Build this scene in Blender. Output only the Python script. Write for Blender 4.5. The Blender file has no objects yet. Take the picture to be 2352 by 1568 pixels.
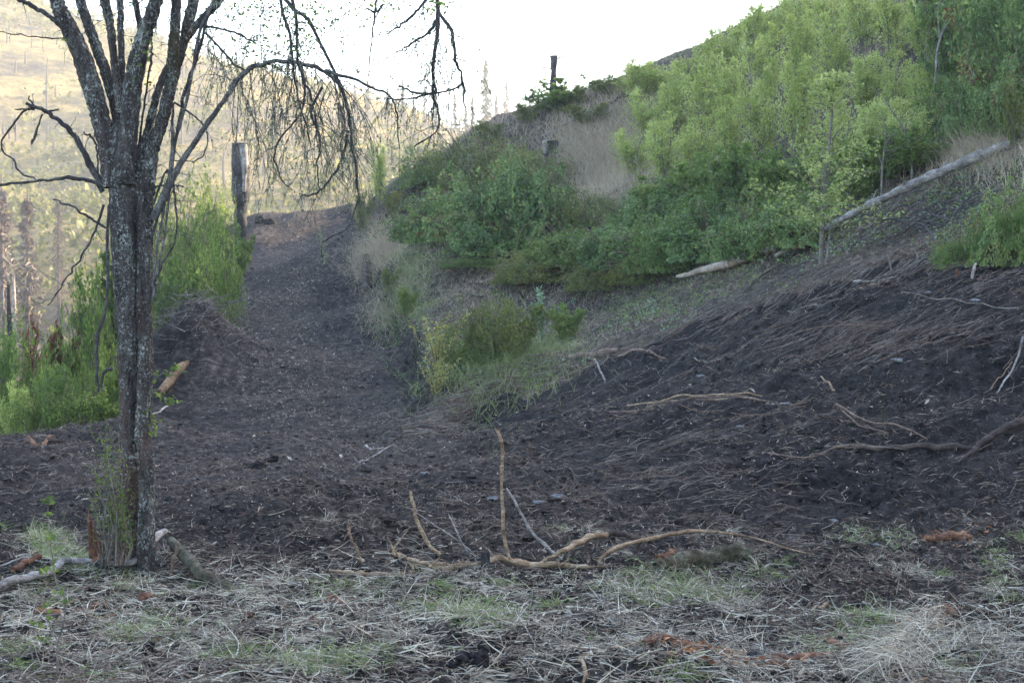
import bpy, math, random
import numpy as np
from mathutils import Vector

random.seed(7)
RNG = np.random.RandomState(7)
SC = bpy.context.scene
COL = SC.collection

# ------------------------------------------------------------ camera, sky, sun
F = 3619.0                      # focal length in pixels of a 2352 px wide picture
CAMZ = 1.6
PITCH = math.atan(84.0 / F)     # camera looks slightly down
cam = bpy.data.objects.new('camera', bpy.data.cameras.new('camera'))
COL.objects.link(cam)
cam.location = (0, 0, CAMZ)
cam.rotation_euler = (math.pi / 2 - PITCH, 0, 0)
cam.data.lens = 36.0 * F / 2352.0
cam.data.sensor_width = 36.0
cam.data.clip_start = 0.1
cam.data.clip_end = 3000
cam.data.dof.use_dof = True
cam.data.dof.focus_distance = 11.0
cam.data.dof.aperture_fstop = 7.1
SC.camera = cam

SUN_EL = math.radians(19.0)
SUN_AZ = math.radians(57.0)     # to the right of the view direction (+Y), seen from above
world = bpy.data.worlds.new('World')
SC.world = world
world.use_nodes = True
wn = world.node_tree.nodes
wl = world.node_tree.links
for n in list(wn):
    wn.remove(n)
sky = wn.new('ShaderNodeTexSky')
sky.sky_type = 'NISHITA'
sky.sun_disc = False
sky.sun_elevation = SUN_EL
sky.sun_rotation = SUN_AZ
sky.air_density = 1.0
sky.dust_density = 1.8
bg = wn.new('ShaderNodeBackground')
bg.inputs['Strength'].default_value = 0.15
wo = wn.new('ShaderNodeOutputWorld')
wl.new(sky.outputs[0], bg.inputs['Color'])
wl.new(bg.outputs[0], wo.inputs['Surface'])

sd = bpy.data.lights.new('sun', 'SUN')
sd.energy = 3.9
sd.angle = math.radians(0.6)
sd.color = (1.0, 0.80, 0.52)
sun = bpy.data.objects.new('sun', sd)
COL.objects.link(sun)
sdir = Vector((math.sin(SUN_AZ) * math.cos(SUN_EL), math.cos(SUN_AZ) * math.cos(SUN_EL), math.sin(SUN_EL)))
sun.rotation_euler = sdir.to_track_quat('Z', 'Y').to_euler()
sun.location = (20, 10, 40)

SC.view_settings.view_transform = 'Standard'
SC.view_settings.look = 'None'
SC.view_settings.gamma = 1.0
SC.view_settings.exposure = 2.7
SC.view_settings.use_curve_mapping = False
SC.cycles.max_bounces = 5
SC.cycles.diffuse_bounces = 3
SC.cycles.transmission_bounces = 3
SC.cycles.glossy_bounces = 1
SC.cycles.volume_bounces = 0
SC.cycles.caustics_reflective = False
SC.cycles.caustics_refractive = False

# ------------------------------------------------------------ small helpers
_cp, _sp = math.cos(PITCH), math.sin(PITCH)


def ray(px, py):
    """direction (per metre of depth Y) of the line of sight through a point of the 2352x1568 picture"""
    dx = (np.asarray(px, float) - 1176) / F
    dy = (784 - np.asarray(py, float)) / F
    fy = _cp + _sp * dy
    return dx / fy, (-_sp + _cp * dy) / fy


def at(px, py, Y):
    a, b = ray(px, py)
    return np.array([a * Y, Y + 0 * a, CAMZ + b * Y]).T


def _hash(ix, iy, iz, s):
    n = (ix.astype(np.int64) * 374761393 + iy.astype(np.int64) * 668265263 + iz.astype(np.int64) * 1442695041 + s * 974634777) & 0xffffffff
    n = ((n ^ (n >> 13)) * 1274126177) & 0xffffffff
    n = ((n ^ (n >> 16)) * 2246822519) & 0xffffffff
    return ((n ^ (n >> 15)) & 0xffffff) / float(0xffffff) * 2 - 1


def noise2(x, y, s=0):
    x = np.asarray(x, float); y = np.asarray(y, float)
    ix = np.floor(x); iy = np.floor(y)
    fx = x - ix; fy = y - iy
    fx = fx * fx * (3 - 2 * fx); fy = fy * fy * (3 - 2 * fy)
    z = np.zeros_like(ix)
    a = _hash(ix, iy, z, s); b = _hash(ix + 1, iy, z, s); c = _hash(ix, iy + 1, z, s); d = _hash(ix + 1, iy + 1, z, s)
    return (a * (1 - fx) + b * fx) * (1 - fy) + (c * (1 - fx) + d * fx) * fy


def fbm2(x, y, o=4, s=0, g=0.5):
    r = 0; a = 1.0
    for k in range(o):
        r = r + a * noise2(np.asarray(x) * 2 ** k + 17.3 * k, np.asarray(y) * 2 ** k - 9.1 * k, s + k)
        a *= g
    return r


def noise3(p, s=0):
    i = np.floor(p); f = p - i; f = f * f * (3 - 2 * f)
    r = 0
    for dx in (0, 1):
        for dy in (0, 1):
            for dz in (0, 1):
                w = (f[:, 0] if dx else 1 - f[:, 0]) * (f[:, 1] if dy else 1 - f[:, 1]) * (f[:, 2] if dz else 1 - f[:, 2])
                r = r + w * _hash(i[:, 0] + dx, i[:, 1] + dy, i[:, 2] + dz, s)
    return r


def ss(a, b, x):
    t = np.clip((np.asarray(x, float) - a) / (b - a), 0, 1)
    return t * t * (3 - 2 * t)


def mesh_np(name, V, faces, k, mats, midx=None, smooth=True):
    """mesh out of an (n,3) vertex array and an (m,k) index array"""
    me = bpy.data.meshes.new(name)
    V = np.ascontiguousarray(V, dtype=np.float32); faces = np.ascontiguousarray(faces, dtype=np.int32)
    m = len(faces)
    me.vertices.add(len(V)); me.vertices.foreach_set('co', V.ravel())
    me.loops.add(m * k); me.loops.foreach_set('vertex_index', faces.ravel())
    me.polygons.add(m)
    me.polygons.foreach_set('loop_start', np.arange(0, m * k, k, dtype=np.int32))
    me.polygons.foreach_set('loop_total', np.full(m, k, dtype=np.int32))
    me.update(calc_edges=True)
    me.polygons.foreach_set('use_smooth', np.full(m, smooth, dtype=bool))
    if midx is not None:
        me.polygons.foreach_set('material_index', np.ascontiguousarray(midx, dtype=np.int32))
    for mt in (mats if isinstance(mats, (list, tuple)) else [mats]):
        me.materials.append(mt)
    return me


class Geo:
    """collects quads, then links them as one mesh object"""
    def __init__(s):
        s.V = []; s.Q = []; s.M = []; s.n = 0

    def add(s, V, Q, m=0):
        V = np.asarray(V, float).reshape(-1, 3); Q = np.asarray(Q).reshape(-1, 4)
        s.V.append(V); s.Q.append(Q + s.n); s.M.append(np.full(len(Q), m)); s.n += len(V)

    def mesh(s, name, mats, smooth=True, base=None):
        V = np.concatenate(s.V)
        if base is not None: V = V - np.asarray(base, float)
        return mesh_np(name, V, np.concatenate(s.Q), 4, mats, np.concatenate(s.M), smooth)

    def link(s, name, mats, parent=None, smooth=True, base=None, **kw):
        """base: world point that becomes the object's origin (of the parent's, if it has one)"""
        o = link(name, s.mesh(name, mats, smooth, base), parent, **kw)
        if base is not None and parent is None: o.location = base
        return o


def link(name, data, parent=None, label=None, cat=None, group=None, kind=None, loc=None):
    o = bpy.data.objects.new(name, data)
    COL.objects.link(o)
    if parent is not None:
        o.parent = parent
    if loc is not None:
        o.location = loc
    if label: o['label'] = label
    if cat: o['category'] = cat
    if group: o['group'] = group
    if kind: o['kind'] = kind
    return o


def smooth_path(P, R, n):
    """Catmull-Rom through points P (k,3) with radii R -> n points"""
    P = np.asarray(P, float); R = np.asarray(R, float)
    k = len(P)
    if k < 3:
        t = np.linspace(0, 1, n)
        return P[0] + (P[-1] - P[0]) * t[:, None], R[0] + (R[-1] - R[0]) * t
    A = np.vstack([2 * P[0] - P[1], P, 2 * P[-1] - P[-2]])
    t = np.linspace(0, k - 1 - 1e-6, n); i = t.astype(int); f = (t - i)[:, None]
    p0, p1, p2, p3 = A[i], A[i + 1], A[i + 2], A[i + 3]
    Q = 0.5 * ((2 * p1) + (-p0 + p2) * f + (2 * p0 - 5 * p1 + 4 * p2 - p3) * f ** 2 + (-p0 + 3 * p1 - 3 * p2 + p3) * f ** 3)
    return Q, np.interp(t, np.arange(k), R)


def tube(g, P, R, sides=6, m=0, disp=None, cap=True, ups=(0.3, 0.9, 0.2)):
    """tube along points P with radii R; disp(points, unit normals, radii)->radial offset"""
    P = np.asarray(P, float); n = len(P); R = np.broadcast_to(np.asarray(R, float), (n,))
    T = np.gradient(P, axis=0); T /= np.linalg.norm(T, axis=1)[:, None] + 1e-9
    up = np.array(ups, float)
    if abs(np.dot(T[0], up)) > 0.9 * np.linalg.norm(up): up = np.array([0.9, -0.2, 0.3])
    U = np.cross(T, up); U /= np.linalg.norm(U, axis=1)[:, None] + 1e-9
    W = np.cross(T, U)
    a = np.arange(sides) * 2 * math.pi / sides
    N = U[:, None, :] * np.cos(a)[None, :, None] + W[:, None, :] * np.sin(a)[None, :, None]
    V = P[:, None, :] + N * R[:, None, None]
    if disp is not None:
        d = disp(V.reshape(-1, 3), N.reshape(-1, 3), np.repeat(R, sides)).reshape(n, sides)
        V = V + N * d[:, :, None]
    V = V.reshape(-1, 3)
    i = np.arange(n - 1)[:, None] * sides; j = np.arange(sides)[None, :]; j2 = (j + 1) % sides
    Q = np.stack([i + j, i + j2, i + sides + j2, i + sides + j], -1).reshape(-1, 4)
    g.add(V, Q, m)
    if cap:
        for e, c in ((0, P[0]), ((n - 1) * sides, P[-1])):
            ring = V[e:e + sides]
            VV = np.vstack([ring, ring.mean(0)[None]])
            js = np.arange(0, sides, 2)
            g.add(VV, np.stack([js, (js + 1) % sides, (js + 2) % sides, np.full_like(js, sides)], -1), m)


def tubes_many(g, P, R, sides=3, m=0):
    """many short tubes at once: P (n,k,3), R (n,k)"""
    P = np.asarray(P, float); R = np.asarray(R, float); n, k = R.shape
    T = np.gradient(P, axis=1); T /= np.linalg.norm(T, axis=2)[..., None] + 1e-9
    up = np.where(np.abs(T[..., 2:3]) > .8, np.array([1.0, .2, 0]), np.array([.1, .2, 1.0]))
    U = np.cross(T, up); U /= np.linalg.norm(U, axis=2)[..., None] + 1e-9
    W = np.cross(T, U); a = np.arange(sides) * 2 * math.pi / sides
    V = P[:, :, None] + (U[:, :, None] * np.cos(a)[:, None] + W[:, :, None] * np.sin(a)[:, None]) * R[:, :, None, None]
    i = np.arange(k - 1)[:, None] * sides; j = np.arange(sides)[None]; j2 = (j + 1) % sides
    q = np.stack([i + j, i + j2, i + sides + j2, i + sides + j], -1).reshape(-1, 4)
    g.add(V.reshape(-1, 3), ((np.arange(n) * k * sides)[:, None, None] + q[None]).reshape(-1, 4), m)


def wood_disp(amp, fr, s=0, stretch=0.25):
    def f(V, N, R):
        q = V * fr; q[:, 2] *= stretch
        return amp * (noise3(q, s) + 0.5 * noise3(V * fr * 2.3, s + 3) * 0.8)
    return f


def orient(n, up=0.3, rs=None):
    """random unit vectors, biased upwards"""
    r = (rs or RNG)
    v = r.normal(size=(n, 3)); v[:, 2] = np.abs(v[:, 2]) * 0.7 + up
    return v / np.linalg.norm(v, axis=1)[:, None]


def leaves(g, C, size, normal, m=0, asp=0.55, fold=0.12, rs=None, jit=0.35, axis=None):
    """one pointed, slightly folded 4-vertex leaf at each centre C"""
    r = (rs or RNG); n = len(C)
    if axis is None:
        axis = r.normal(size=(n, 3))
    A = axis - normal * (axis * normal).sum(1)[:, None]; A /= np.linalg.norm(A, axis=1)[:, None] + 1e-9
    B = np.cross(normal, A)
    s = (size * (1 + jit * r.uniform(-1, 1, n)))[:, None]
    mid = C - A * s * 0.08
    V = np.stack([C - A * s * 0.5 - normal * s * fold, mid + B * s * asp * 0.5, C + A * s * 0.5 - normal * s * fold, mid - B * s * asp * 0.5], 1)
    g.add(V.reshape(-1, 3), np.arange(4 * n).reshape(n, 4), m)


def blades(g, base, dirs, length, width, bend, m=0, seg=3, rs=None):
    """curved grass blades: base (n,3), dirs (n,3) start direction, length (n,), droop"""
    r = rs or RNG; n = len(base)
    side = np.cross(dirs, r.normal(size=(n, 3))); side /= np.linalg.norm(side, axis=1)[:, None] + 1e-9
    L = np.broadcast_to(length, (n,))[:, None]; W = np.broadcast_to(width, (n,))[:, None]
    b = np.broadcast_to(bend, (n,))[:, None]
    curl = r.normal(size=(n, 3)) * 0.42
    rows = []
    for k in range(seg + 1):
        t = k / seg
        p = base + dirs * L * t + curl * L * t * t * 0.6
        p = p.copy(); p[:, 2] -= (b[:, 0] * L[:, 0] * t * t)
        w = W * (1 - t) * 0.5 + W * 0.08
        rows += [p - side * w, p + side * w]
    V = np.stack(rows, 1)
    q = np.array([[2 * k, 2 * k + 1, 2 * k + 3, 2 * k + 2] for k in range(seg)])
    Q = (np.arange(n) * 2 * (seg + 1))[:, None, None] + q[None]
    g.add(V.reshape(-1, 3), Q.reshape(-1, 4), m)

# ------------------------------------------------------------ materials
def _mat(name):
    m = bpy.data.materials.new(name); m.use_nodes = True
    nt = m.node_tree
    for n in list(nt.nodes): nt.nodes.remove(n)
    return m, nt


def N(nt, typ, **kw):
    n = nt.nodes.new(typ)
    for k, v in kw.items():
        if k in n.inputs.keys(): n.inputs[k].default_value = v
        else: setattr(n, k, v)
    return n


def ramp(nt, fac, stops):
    r = nt.nodes.new('ShaderNodeValToRGB')
    while len(r.color_ramp.elements) < len(stops): r.color_ramp.elements.new(0.5)
    for e, (p, c) in zip(r.color_ramp.elements, stops):
        e.position = p; e.color = (c[0], c[1], c[2], 1)
    nt.links.new(fac, r.inputs[0])
    return r.outputs[0]


def noise_tex(nt, scale, detail=4, rough=0.6, vec=None, stretch=None, dist=0.0):
    t = N(nt, 'ShaderNodeTexNoise'); t.inputs['Scale'].default_value = scale
    t.inputs['Detail'].default_value = detail; t.inputs['Roughness'].default_value = rough
    t.inputs['Distortion'].default_value = dist
    if stretch is not None:
        mp = N(nt, 'ShaderNodeMapping'); mp.inputs['Scale'].default_value = stretch
        nt.links.new(vec, mp.inputs['Vector']); vec = mp.outputs[0]
    if vec is not None: nt.links.new(vec, t.inputs['Vector'])
    return t.outputs[0]


def mixc(nt, f, a, b):
    m = nt.nodes.new('ShaderNodeMix'); m.data_type = 'RGBA'
    for s, v in ((m.inputs[0], f), (m.inputs[6], a), (m.inputs[7], b)):
        if hasattr(v, 'is_output') or isinstance(v, bpy.types.NodeSocket): nt.links.new(v, s)
        elif isinstance(v, (int, float)): s.default_value = v
        else: s.default_value = (v[0], v[1], v[2], 1)
    return m.outputs[2]


def math_(nt, op, a, b=0.0, c=None):
    m = nt.nodes.new('ShaderNodeMath'); m.operation = op
    for s, v in zip(m.inputs, (a, b) if c is None else (a, b, c)):
        if isinstance(v, bpy.types.NodeSocket): nt.links.new(v, s)
        else: s.default_value = v
    return m.outputs[0]


def surf(nt, col, rough=0.9, height=None, bump=0.3, dist=0.02, spec=0.25):
    p = N(nt, 'ShaderNodeBsdfPrincipled'); o = N(nt, 'ShaderNodeOutputMaterial')
    if isinstance(col, bpy.types.NodeSocket): nt.links.new(col, p.inputs['Base Color'])
    else: p.inputs['Base Color'].default_value = (*col, 1)
    p.inputs['Roughness'].default_value = rough
    p.inputs['Specular IOR Level'].default_value = spec
    if height is not None:
        b = N(nt, 'ShaderNodeBump'); b.inputs['Strength'].default_value = bump; b.inputs['Distance'].default_value = dist
        nt.links.new(height, b.inputs['Height']); nt.links.new(b.outputs[0], p.inputs['Normal'])
    nt.links.new(p.outputs[0], o.inputs['Surface'])
    return p


def wpos(nt):
    return N(nt, 'ShaderNodeNewGeometry').outputs['Position']


def leaf_mat(name, stops, trans=0.45, rough=0.6, patch=0.0):
    """foliage: every leaf its own tint, light comes through"""
    m, nt = _mat(name)
    ge = N(nt, 'ShaderNodeNewGeometry'); oi = N(nt, 'ShaderNodeObjectInfo')
    r = math_(nt, 'ADD', math_(nt, 'MULTIPLY', ge.outputs['Random Per Island'], 0.75), math_(nt, 'MULTIPLY', oi.outputs['Random'], 0.25))
    if patch:
        cl = noise_tex(nt, patch, 4, 0.65, ge.outputs['Position'])
        r = math_(nt, 'ADD', math_(nt, 'MULTIPLY', r, 0.8), math_(nt, 'MULTIPLY', math_(nt, 'SUBTRACT', cl, 0.38), 1.5))
    col = ramp(nt, r, stops)
    p = N(nt, 'ShaderNodeBsdfPrincipled'); p.inputs['Roughness'].default_value = rough
    p.inputs['Specular IOR Level'].default_value = 0.3
    t = N(nt, 'ShaderNodeBsdfTranslucent'); mx = N(nt, 'ShaderNodeMixShader'); o = N(nt, 'ShaderNodeOutputMaterial')
    hs = N(nt, 'ShaderNodeHueSaturation'); hs.inputs['Saturation'].default_value = 1.1; hs.inputs['Value'].default_value = 1.5
    nt.links.new(col, hs.inputs['Color']); nt.links.new(hs.outputs[0], t.inputs['Color'])
    nt.links.new(col, p.inputs['Base Color'])
    mx.inputs[0].default_value = trans
    nt.links.new(p.outputs[0], mx.inputs[1]); nt.links.new(t.outputs[0], mx.inputs[2]); nt.links.new(mx.outputs[0], o.inputs['Surface'])
    return m


def wood_mat(name, c1, c2, c3, scale=6, stretch=(1, 1, 1), bump=0.5, rough=0.85, obj=True):
    m, nt = _mat(name)
    v = N(nt, 'ShaderNodeTexCoord').outputs['Object']
    a = noise_tex(nt, scale, 6, 0.65, v, stretch)
    b = noise_tex(nt, scale * 4, 4, 0.7, v, stretch)
    bl = noise_tex(nt, max(scale * .18, 1.2), 4, 0.6, v)
    f = math_(nt, 'ADD', math_(nt, 'MULTIPLY', a, 0.55), math_(nt, 'MULTIPLY', b, 0.45))
    f = math_(nt, 'ADD', f, math_(nt, 'MULTIPLY', math_(nt, 'SUBTRACT', bl, 0.5), 0.55))
    col = ramp(nt, f, [(0.32, c1), (0.5, c2), (0.66, c3)])
    surf(nt, col, rough, b, bump, 0.01)
    return m


def soil_mat(name, dark, mid, light, bump=0.6, litter=0.5):
    m, nt = _mat(name)
    v = wpos(nt)
    big = noise_tex(nt, 0.6, 5, 0.6, v)
    med = noise_tex(nt, 7, 6, 0.7, v)
    fine = noise_tex(nt, 45, 5, 0.75, v)
    f = math_(nt, 'ADD', math_(nt, 'MULTIPLY', med, 0.55), math_(nt, 'MULTIPLY', fine, 0.45))
    base = ramp(nt, f, [(0.40, dark), (0.50, mid), (0.585, light), (0.68, tuple(2.2 * c for c in light))])
    # thin pale litter flakes
    vo = N(nt, 'ShaderNodeTexVoronoi'); vo.inputs['Scale'].default_value = 38
    mp = N(nt, 'ShaderNodeMapping'); mp.inputs['Scale'].default_value = (0.5, 1.4, 1)
    nt.links.new(v, mp.inputs['Vector']); nt.links.new(mp.outputs[0], vo.inputs['Vector'])
    fl = math_(nt, 'LESS_THAN', vo.outputs['Distance'], 0.13)
    keep = math_(nt, 'GREATER_THAN', noise_tex(nt, 5, 3, 0.6, v), 0.62 - 0.1 * litter)
    base = mixc(nt, math_(nt, 'MULTIPLY', math_(nt, 'MULTIPLY', fl, keep), 0.8), base, (0.22, 0.16, 0.12))
    tint = ramp(nt, big, [(0.36, (0.62, 0.62, 0.68)), (0.5, (1.0, 0.98, 0.98)), (0.64, (1.5, 1.4, 1.3))])
    mu = N(nt, 'ShaderNodeMix'); mu.data_type = 'RGBA'; mu.blend_type = 'MULTIPLY'; mu.inputs[0].default_value = 1
    nt.links.new(base, mu.inputs[6]); nt.links.new(tint, mu.inputs[7])
    h = math_(nt, 'ADD', math_(nt, 'MULTIPLY', med, 1.0), math_(nt, 'MULTIPLY', fine, 0.5))
    surf(nt, mu.outputs[2], 0.95, h, bump, 0.05, 0.12)
    return m


M = {}
M['soil'] = soil_mat('soil', (0.0045, 0.004, 0.004), (0.019, 0.0163, 0.0155), (0.078, 0.065, 0.058), bump=1.0)
M['track'] = soil_mat('track_soil', (0.007, 0.006, 0.006), (0.030, 0.0255, 0.024), (0.11, 0.092, 0.082), bump=1.0, litter=0.9)
M['slope'] = soil_mat('slope_soil', (0.004, 0.0036, 0.0039), (0.0145, 0.013, 0.0136), (0.056, 0.049, 0.048), bump=1.0, litter=0.4)

# ------------------------------------------------------------ the lie of the land
def tps_fit(P, Z, lam=1e-4):
    n = len(P); d = np.linalg.norm(P[:, None] - P[None], axis=2)
    K = np.where(d > 0, d * d * np.log(d + 1e-12), 0) + lam * n * np.eye(n)
    A = np.zeros((n + 3, n + 3)); A[:n, :n] = K; A[:n, n] = 1; A[:n, n + 1:] = P; A[n, :n] = 1; A[n + 1:, :n] = P.T
    w = np.linalg.solve(A, np.concatenate([Z, np.zeros(3)]))
    def f(x, y):
        x = np.asarray(x, float); s = x.shape; q = np.stack([x.ravel(), np.asarray(y, float).ravel()], 1)
        out = np.empty(len(q))
        for i in range(0, len(q), 40000):
            c = q[i:i + 40000]; d2 = ((c[:, None] - P[None]) ** 2).sum(2)
            out[i:i + 40000] = 0.5 * (d2 * np.log(d2 + 1e-12)) @ w[:n] + w[n] + c @ w[n + 1:]
        return out.reshape(s)
    return f


TRK = [(1000, 370, 970, 21), (900, 430, 952, 26), (800, 500, 905, 32), (700, 540, 850, 39), (600, 560, 825, 48), (540, 575, 805, 54), (490, 590, 790, 60)]
pts = []
for py, l, r, Y in TRK:
    for px in (l, (l + r) / 2, r): pts.append(at(px, py, Y))
# top of the cut bank right of the track
for px, py, Y in ((985, 880, 25.5), (1000, 905, 23.5), (965, 752, 32), (885, 640, 39), (852, 548, 48), (815, 470, 58)): pts.append(at(px, py, Y))
# foot and face of the scraped slope
for px, py, Y in ((1200, 1190, 11.6), (1600, 1190, 11.6), (2000, 1195, 11.5), (2352, 1200, 11.3), (2352, 590, 17.5), (2000, 665, 19.5), (1560, 780, 22), (1300, 880, 22.5), (1100, 960, 21.5), (1050, 1060, 16), (1900, 930, 15), (1500, 1000, 16)): pts.append(at(px, py, Y))
# hillside and its skyline
for px, py, Y in ((1000, 600, 36), (1320, 650, 31), (1600, 640, 27), (1900, 600, 23), (930, 420, 46), (1060, 318, 50), (1320, 262, 52), (1500, 168, 52), (1320, 450, 41), (1700, 60, 50), (1650, 400, 33), (2000, 330, 29), (2250, 300, 25)): pts.append(at(px, py, Y))
# left side: edge of the dozed ground, then falling away
for px, py, Y in ((0, 1010, 18.5), (300, 960, 20), (450, 760, 30), (350, 870, 26)): pts.append(at(px, py, Y))
pts += [(-9, 24, -1.6), (-13, 20, -2.5), (-12, 31, -2.8), (-11.5, 42, -0.2), (-14, 55, 0.5), (-20, 40, -6), (-25, 22, -7), (-25, 60, -6), (-9, 15, -0.5), (-16, 10, -3)]
pts += [(x, y, 0) for x in (-5, -2.5, 0, 2.5, 5) for y in (3, 7)] + [(-4, 11, 0), (-2, 13, 0), (0, 11, 0), (0.5, 16, -0.02), (-3.5, 17, -0.02), (4, 9.5, 0)]
pts += [(9, 8, 0.9), (12, 14, 4.2), (20, 20, 9), (14, 3, 3), (30, 5, 11), (25, 35, 16), (14, 34, 11.5), (45, 20, 22), (40, 50, 25), (45, -20, 14), (20, -20, 3), (0, -25, 0), (-25, -20, -3), (80, 50, 40), (80, 0, 34),
        (75, 100, 32), (40, 90, 19), (22, 70, 13), (-7, 72, 3.0), (-6, 85, -3), (0, 66, 6), (8, 85, 5), (20, 110, 1), (60, 140, 10), (-10, 110, -12), (-40, 80, -12), (-45, 30, -14), (100, -50, 25), (-60, -50, -8), (-60, 120, -16), (100, 170, 20), (0, 170, -14)]
pts = np.array(pts, float)
base_h = tps_fit(pts[:, :2], pts[:, 2], 2e-3)

_trk_y = np.array([11.0] + [t[3] for t in TRK] + [70.0])
_tl = [at(t[1], t[0], t[3])[0] for t in TRK]; _tr = [at(t[2], t[0], t[3])[0] for t in TRK]
_tl = np.array([-4.2] + _tl + [-11.0]); _tr = np.array([0.6] + _tr + [-7.2])
_tl2 = np.interp(np.linspace(11, 70, 60), _trk_y, _tl); _tr2 = np.interp(np.linspace(11, 70, 60), _trk_y, _tr)


def track_lr(y):
    yy = np.linspace(11, 70, 60)
    return np.interp(y, yy, _tl2), np.interp(y, yy, _tr2)


def region(x, y):
    """0 flat soil, 1 track, 2 scraped slope, 3 vegetated hillside, 4 left bank"""
    l, r = track_lr(y)
    wob = 0.25 * fbm2(x * 1.3, y * 0.9, 3, 50)
    reg = np.zeros(np.shape(x), int)
    # lower edge of the vegetated hillside, as a line on the ground
    hx = np.array([-60, -5.5, -3.6, -2.2, -1.6, -0.9, 0.2, 1.6, 2.6, 4.7, 6.6, 9, 40]); hy = np.array([64, 50, 39, 30, 26, 23.4, 22.0, 22.6, 22.5, 20.3, 17.8, 15.5, 2])
    ybound = np.interp(x, hx, hy) + wob
    foot = np.interp(x, [-0.6, 0.2, 0.8, 2, 4, 9], [23, 17, 12.6, 11.7, 11.5, 10]) + wob * 0.5
    reg = np.where((y > foot) & (x > -0.6), 2, reg)
    reg = np.where((x > l - wob * 0.6) & (x < r + wob * 0.5) & (y > 14) & (y < 72), 1, reg)
    reg = np.where((x >= r + 0.3 + wob * 0.6) & (y > ybound), 3, reg)
    lb = np.interp(x, [-40, -7, -5.5, -4.6], [14, 17.8, 19.5, 21])
    reg = np.where((x <= l - wob * 0.6) & (y > lb + wob), 4, reg)
    reg = np.where(y > 71, 3, reg)
    return reg


def H(x, y, fine=True):
    x = np.asarray(x, float); y = np.asarray(y, float)
    z = base_h(x, y)
    if fine:
        l, r = track_lr(y)
        on = ss(0, 0.5, x - l) * ss(0, 0.5, r - x) * ss(12, 16, y)
        u = (x - l) / np.maximum(r - l, 0.1)
        rough = 1 - 0.72 * on
        z = z + 0.10 * fbm2(x * 0.5, y * 0.5, 3, 1) * rough
        z = z - on * 0.05 * (np.exp(-((u - 0.28) / 0.12) ** 2) + np.exp(-((u - 0.74) / 0.12) ** 2))
        z = z + 0.035 * fbm2(x * 2.4, y * 1.6, 3, 5) * rough
        cl = fbm2(x * 9, y * 6, 3, 9)
        z = z + 0.030 * np.abs(cl) * (0.55 + 0.45 * rough)
        z = z + 0.016 * fbm2(x * 30, y * 22, 2, 13)
        # furrows scraped along the slope
        sl = ss(11.5, 13.5, y) * ss(0.0, 1.5, x) * ss(26, 20, y)
        z = z + sl * 0.045 * noise2(x * 0.8 + 0.3 * y, y * 3.4 - x * 0.9, 21)
        d = x - r
        z = z + (0.42 + 0.15 * noise2(x * 0.7, y * 0.8, 37)) * ss(0.0, 0.32, d) * (1 - ss(0.6, 3.2, d)) * ss(21, 24.5, y) * ss(57, 48, y)
        z = z + 0.55 * np.exp(-((x + 5.75) / .75) ** 2 - ((y - 28.5) / 1.6) ** 2) * (1 + .5 * fbm2(x * 2.2, y * 1.6, 3, 39))
        # cleat marks across the track
        z = z + on * 0.010 * np.sin(y * 24 + 1.5 * noise2(x * 1.5, y * 0.7, 30)) * ss(-0.2, 0.5, noise2(x * 0.9, y * 0.25, 33))
    return z


_HY = 4.5 * (120 / 4.5) ** np.linspace(0, 1, 620)
_HU = np.linspace(-0.42, 0.42, 260)
_HG = base_h(_HU[:, None] * _HY[None], np.broadcast_to(_HY, (260, 620)))


def hit(px, py):
    """where the lines of sight through picture points meet the ground"""
    px = np.atleast_1d(np.asarray(px, float)); py = np.atleast_1d(np.asarray(py, float))
    a, b = ray(px, py); n = len(_HY)
    t = np.clip((a - _HU[0]) / (_HU[1] - _HU[0]), 0, len(_HU) - 1.001); k = t.astype(int); f = (t - k)[:, None]
    G = _HG[k] * (1 - f) + _HG[k + 1] * f
    D = CAMZ + b[:, None] * _HY[None] - G
    below = D < 0
    k = np.maximum(np.where(below.any(1), below.argmax(1), n - 1), 1)
    i = np.arange(len(px)); d0 = D[i, k - 1]; d1 = D[i, k]
    t = np.clip(d0 / (d0 - d1 + 1e-9), 0, 1)
    yy = _HY[k - 1] + (_HY[k] - _HY[k - 1]) * t
    return np.stack([a * yy, yy, H(a * yy, yy)], 1)


def hit1(px, py):
    return hit(px, py)[0]


def ground_mesh():
    ny, nu = 570, 510
    Y = 5.4 * (75 / 5.4) ** np.linspace(0, 1, ny)
    Y = np.concatenate([np.array([-40, -15, -5, 0, 2.5, 4]), Y, np.array([77, 80, 84, 90, 98, 108, 120, 135, 150])])
    U = np.linspace(-0.37, 0.37, nu)
    U = np.concatenate([[-8, -4, -2.2, -1.4, -0.95, -0.7, -0.55, -0.46, -0.41], U, [0.41, 0.46, 0.55, 0.7, 0.95, 1.4, 2.2, 4, 8]])
    yy, uu = np.meshgrid(Y, U, indexing='ij')
    w = np.maximum(yy, 5.0)
    xx = uu * (w * 0.94 + 0.8)
    xx = np.clip(xx, -140, 140)
    # keep columns strictly increasing after the clip
    xx = xx + uu * 0.01
    zz = H(xx, yy)
    V = np.stack([xx, yy, zz], -1).reshape(-1, 3)
    a, b = yy.shape
    i = np.arange(a - 1)[:, None] * b; j = np.arange(b - 1)[None]
    Q = np.stack([i + j, i + j + 1, i + b + j + 1, i + b + j], -1).reshape(-1, 4)
    c = V[Q].mean(1)
    R = region(c[:, 0], c[:, 1])
    return V, Q, R


def sub_mesh(name, V, Q, mat, **kw):
    u, inv = np.unique(Q.ravel(), return_inverse=True)
    return link(name, mesh_np(name, V[u], inv.reshape(-1, 4), 4, mat), **kw)


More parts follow.
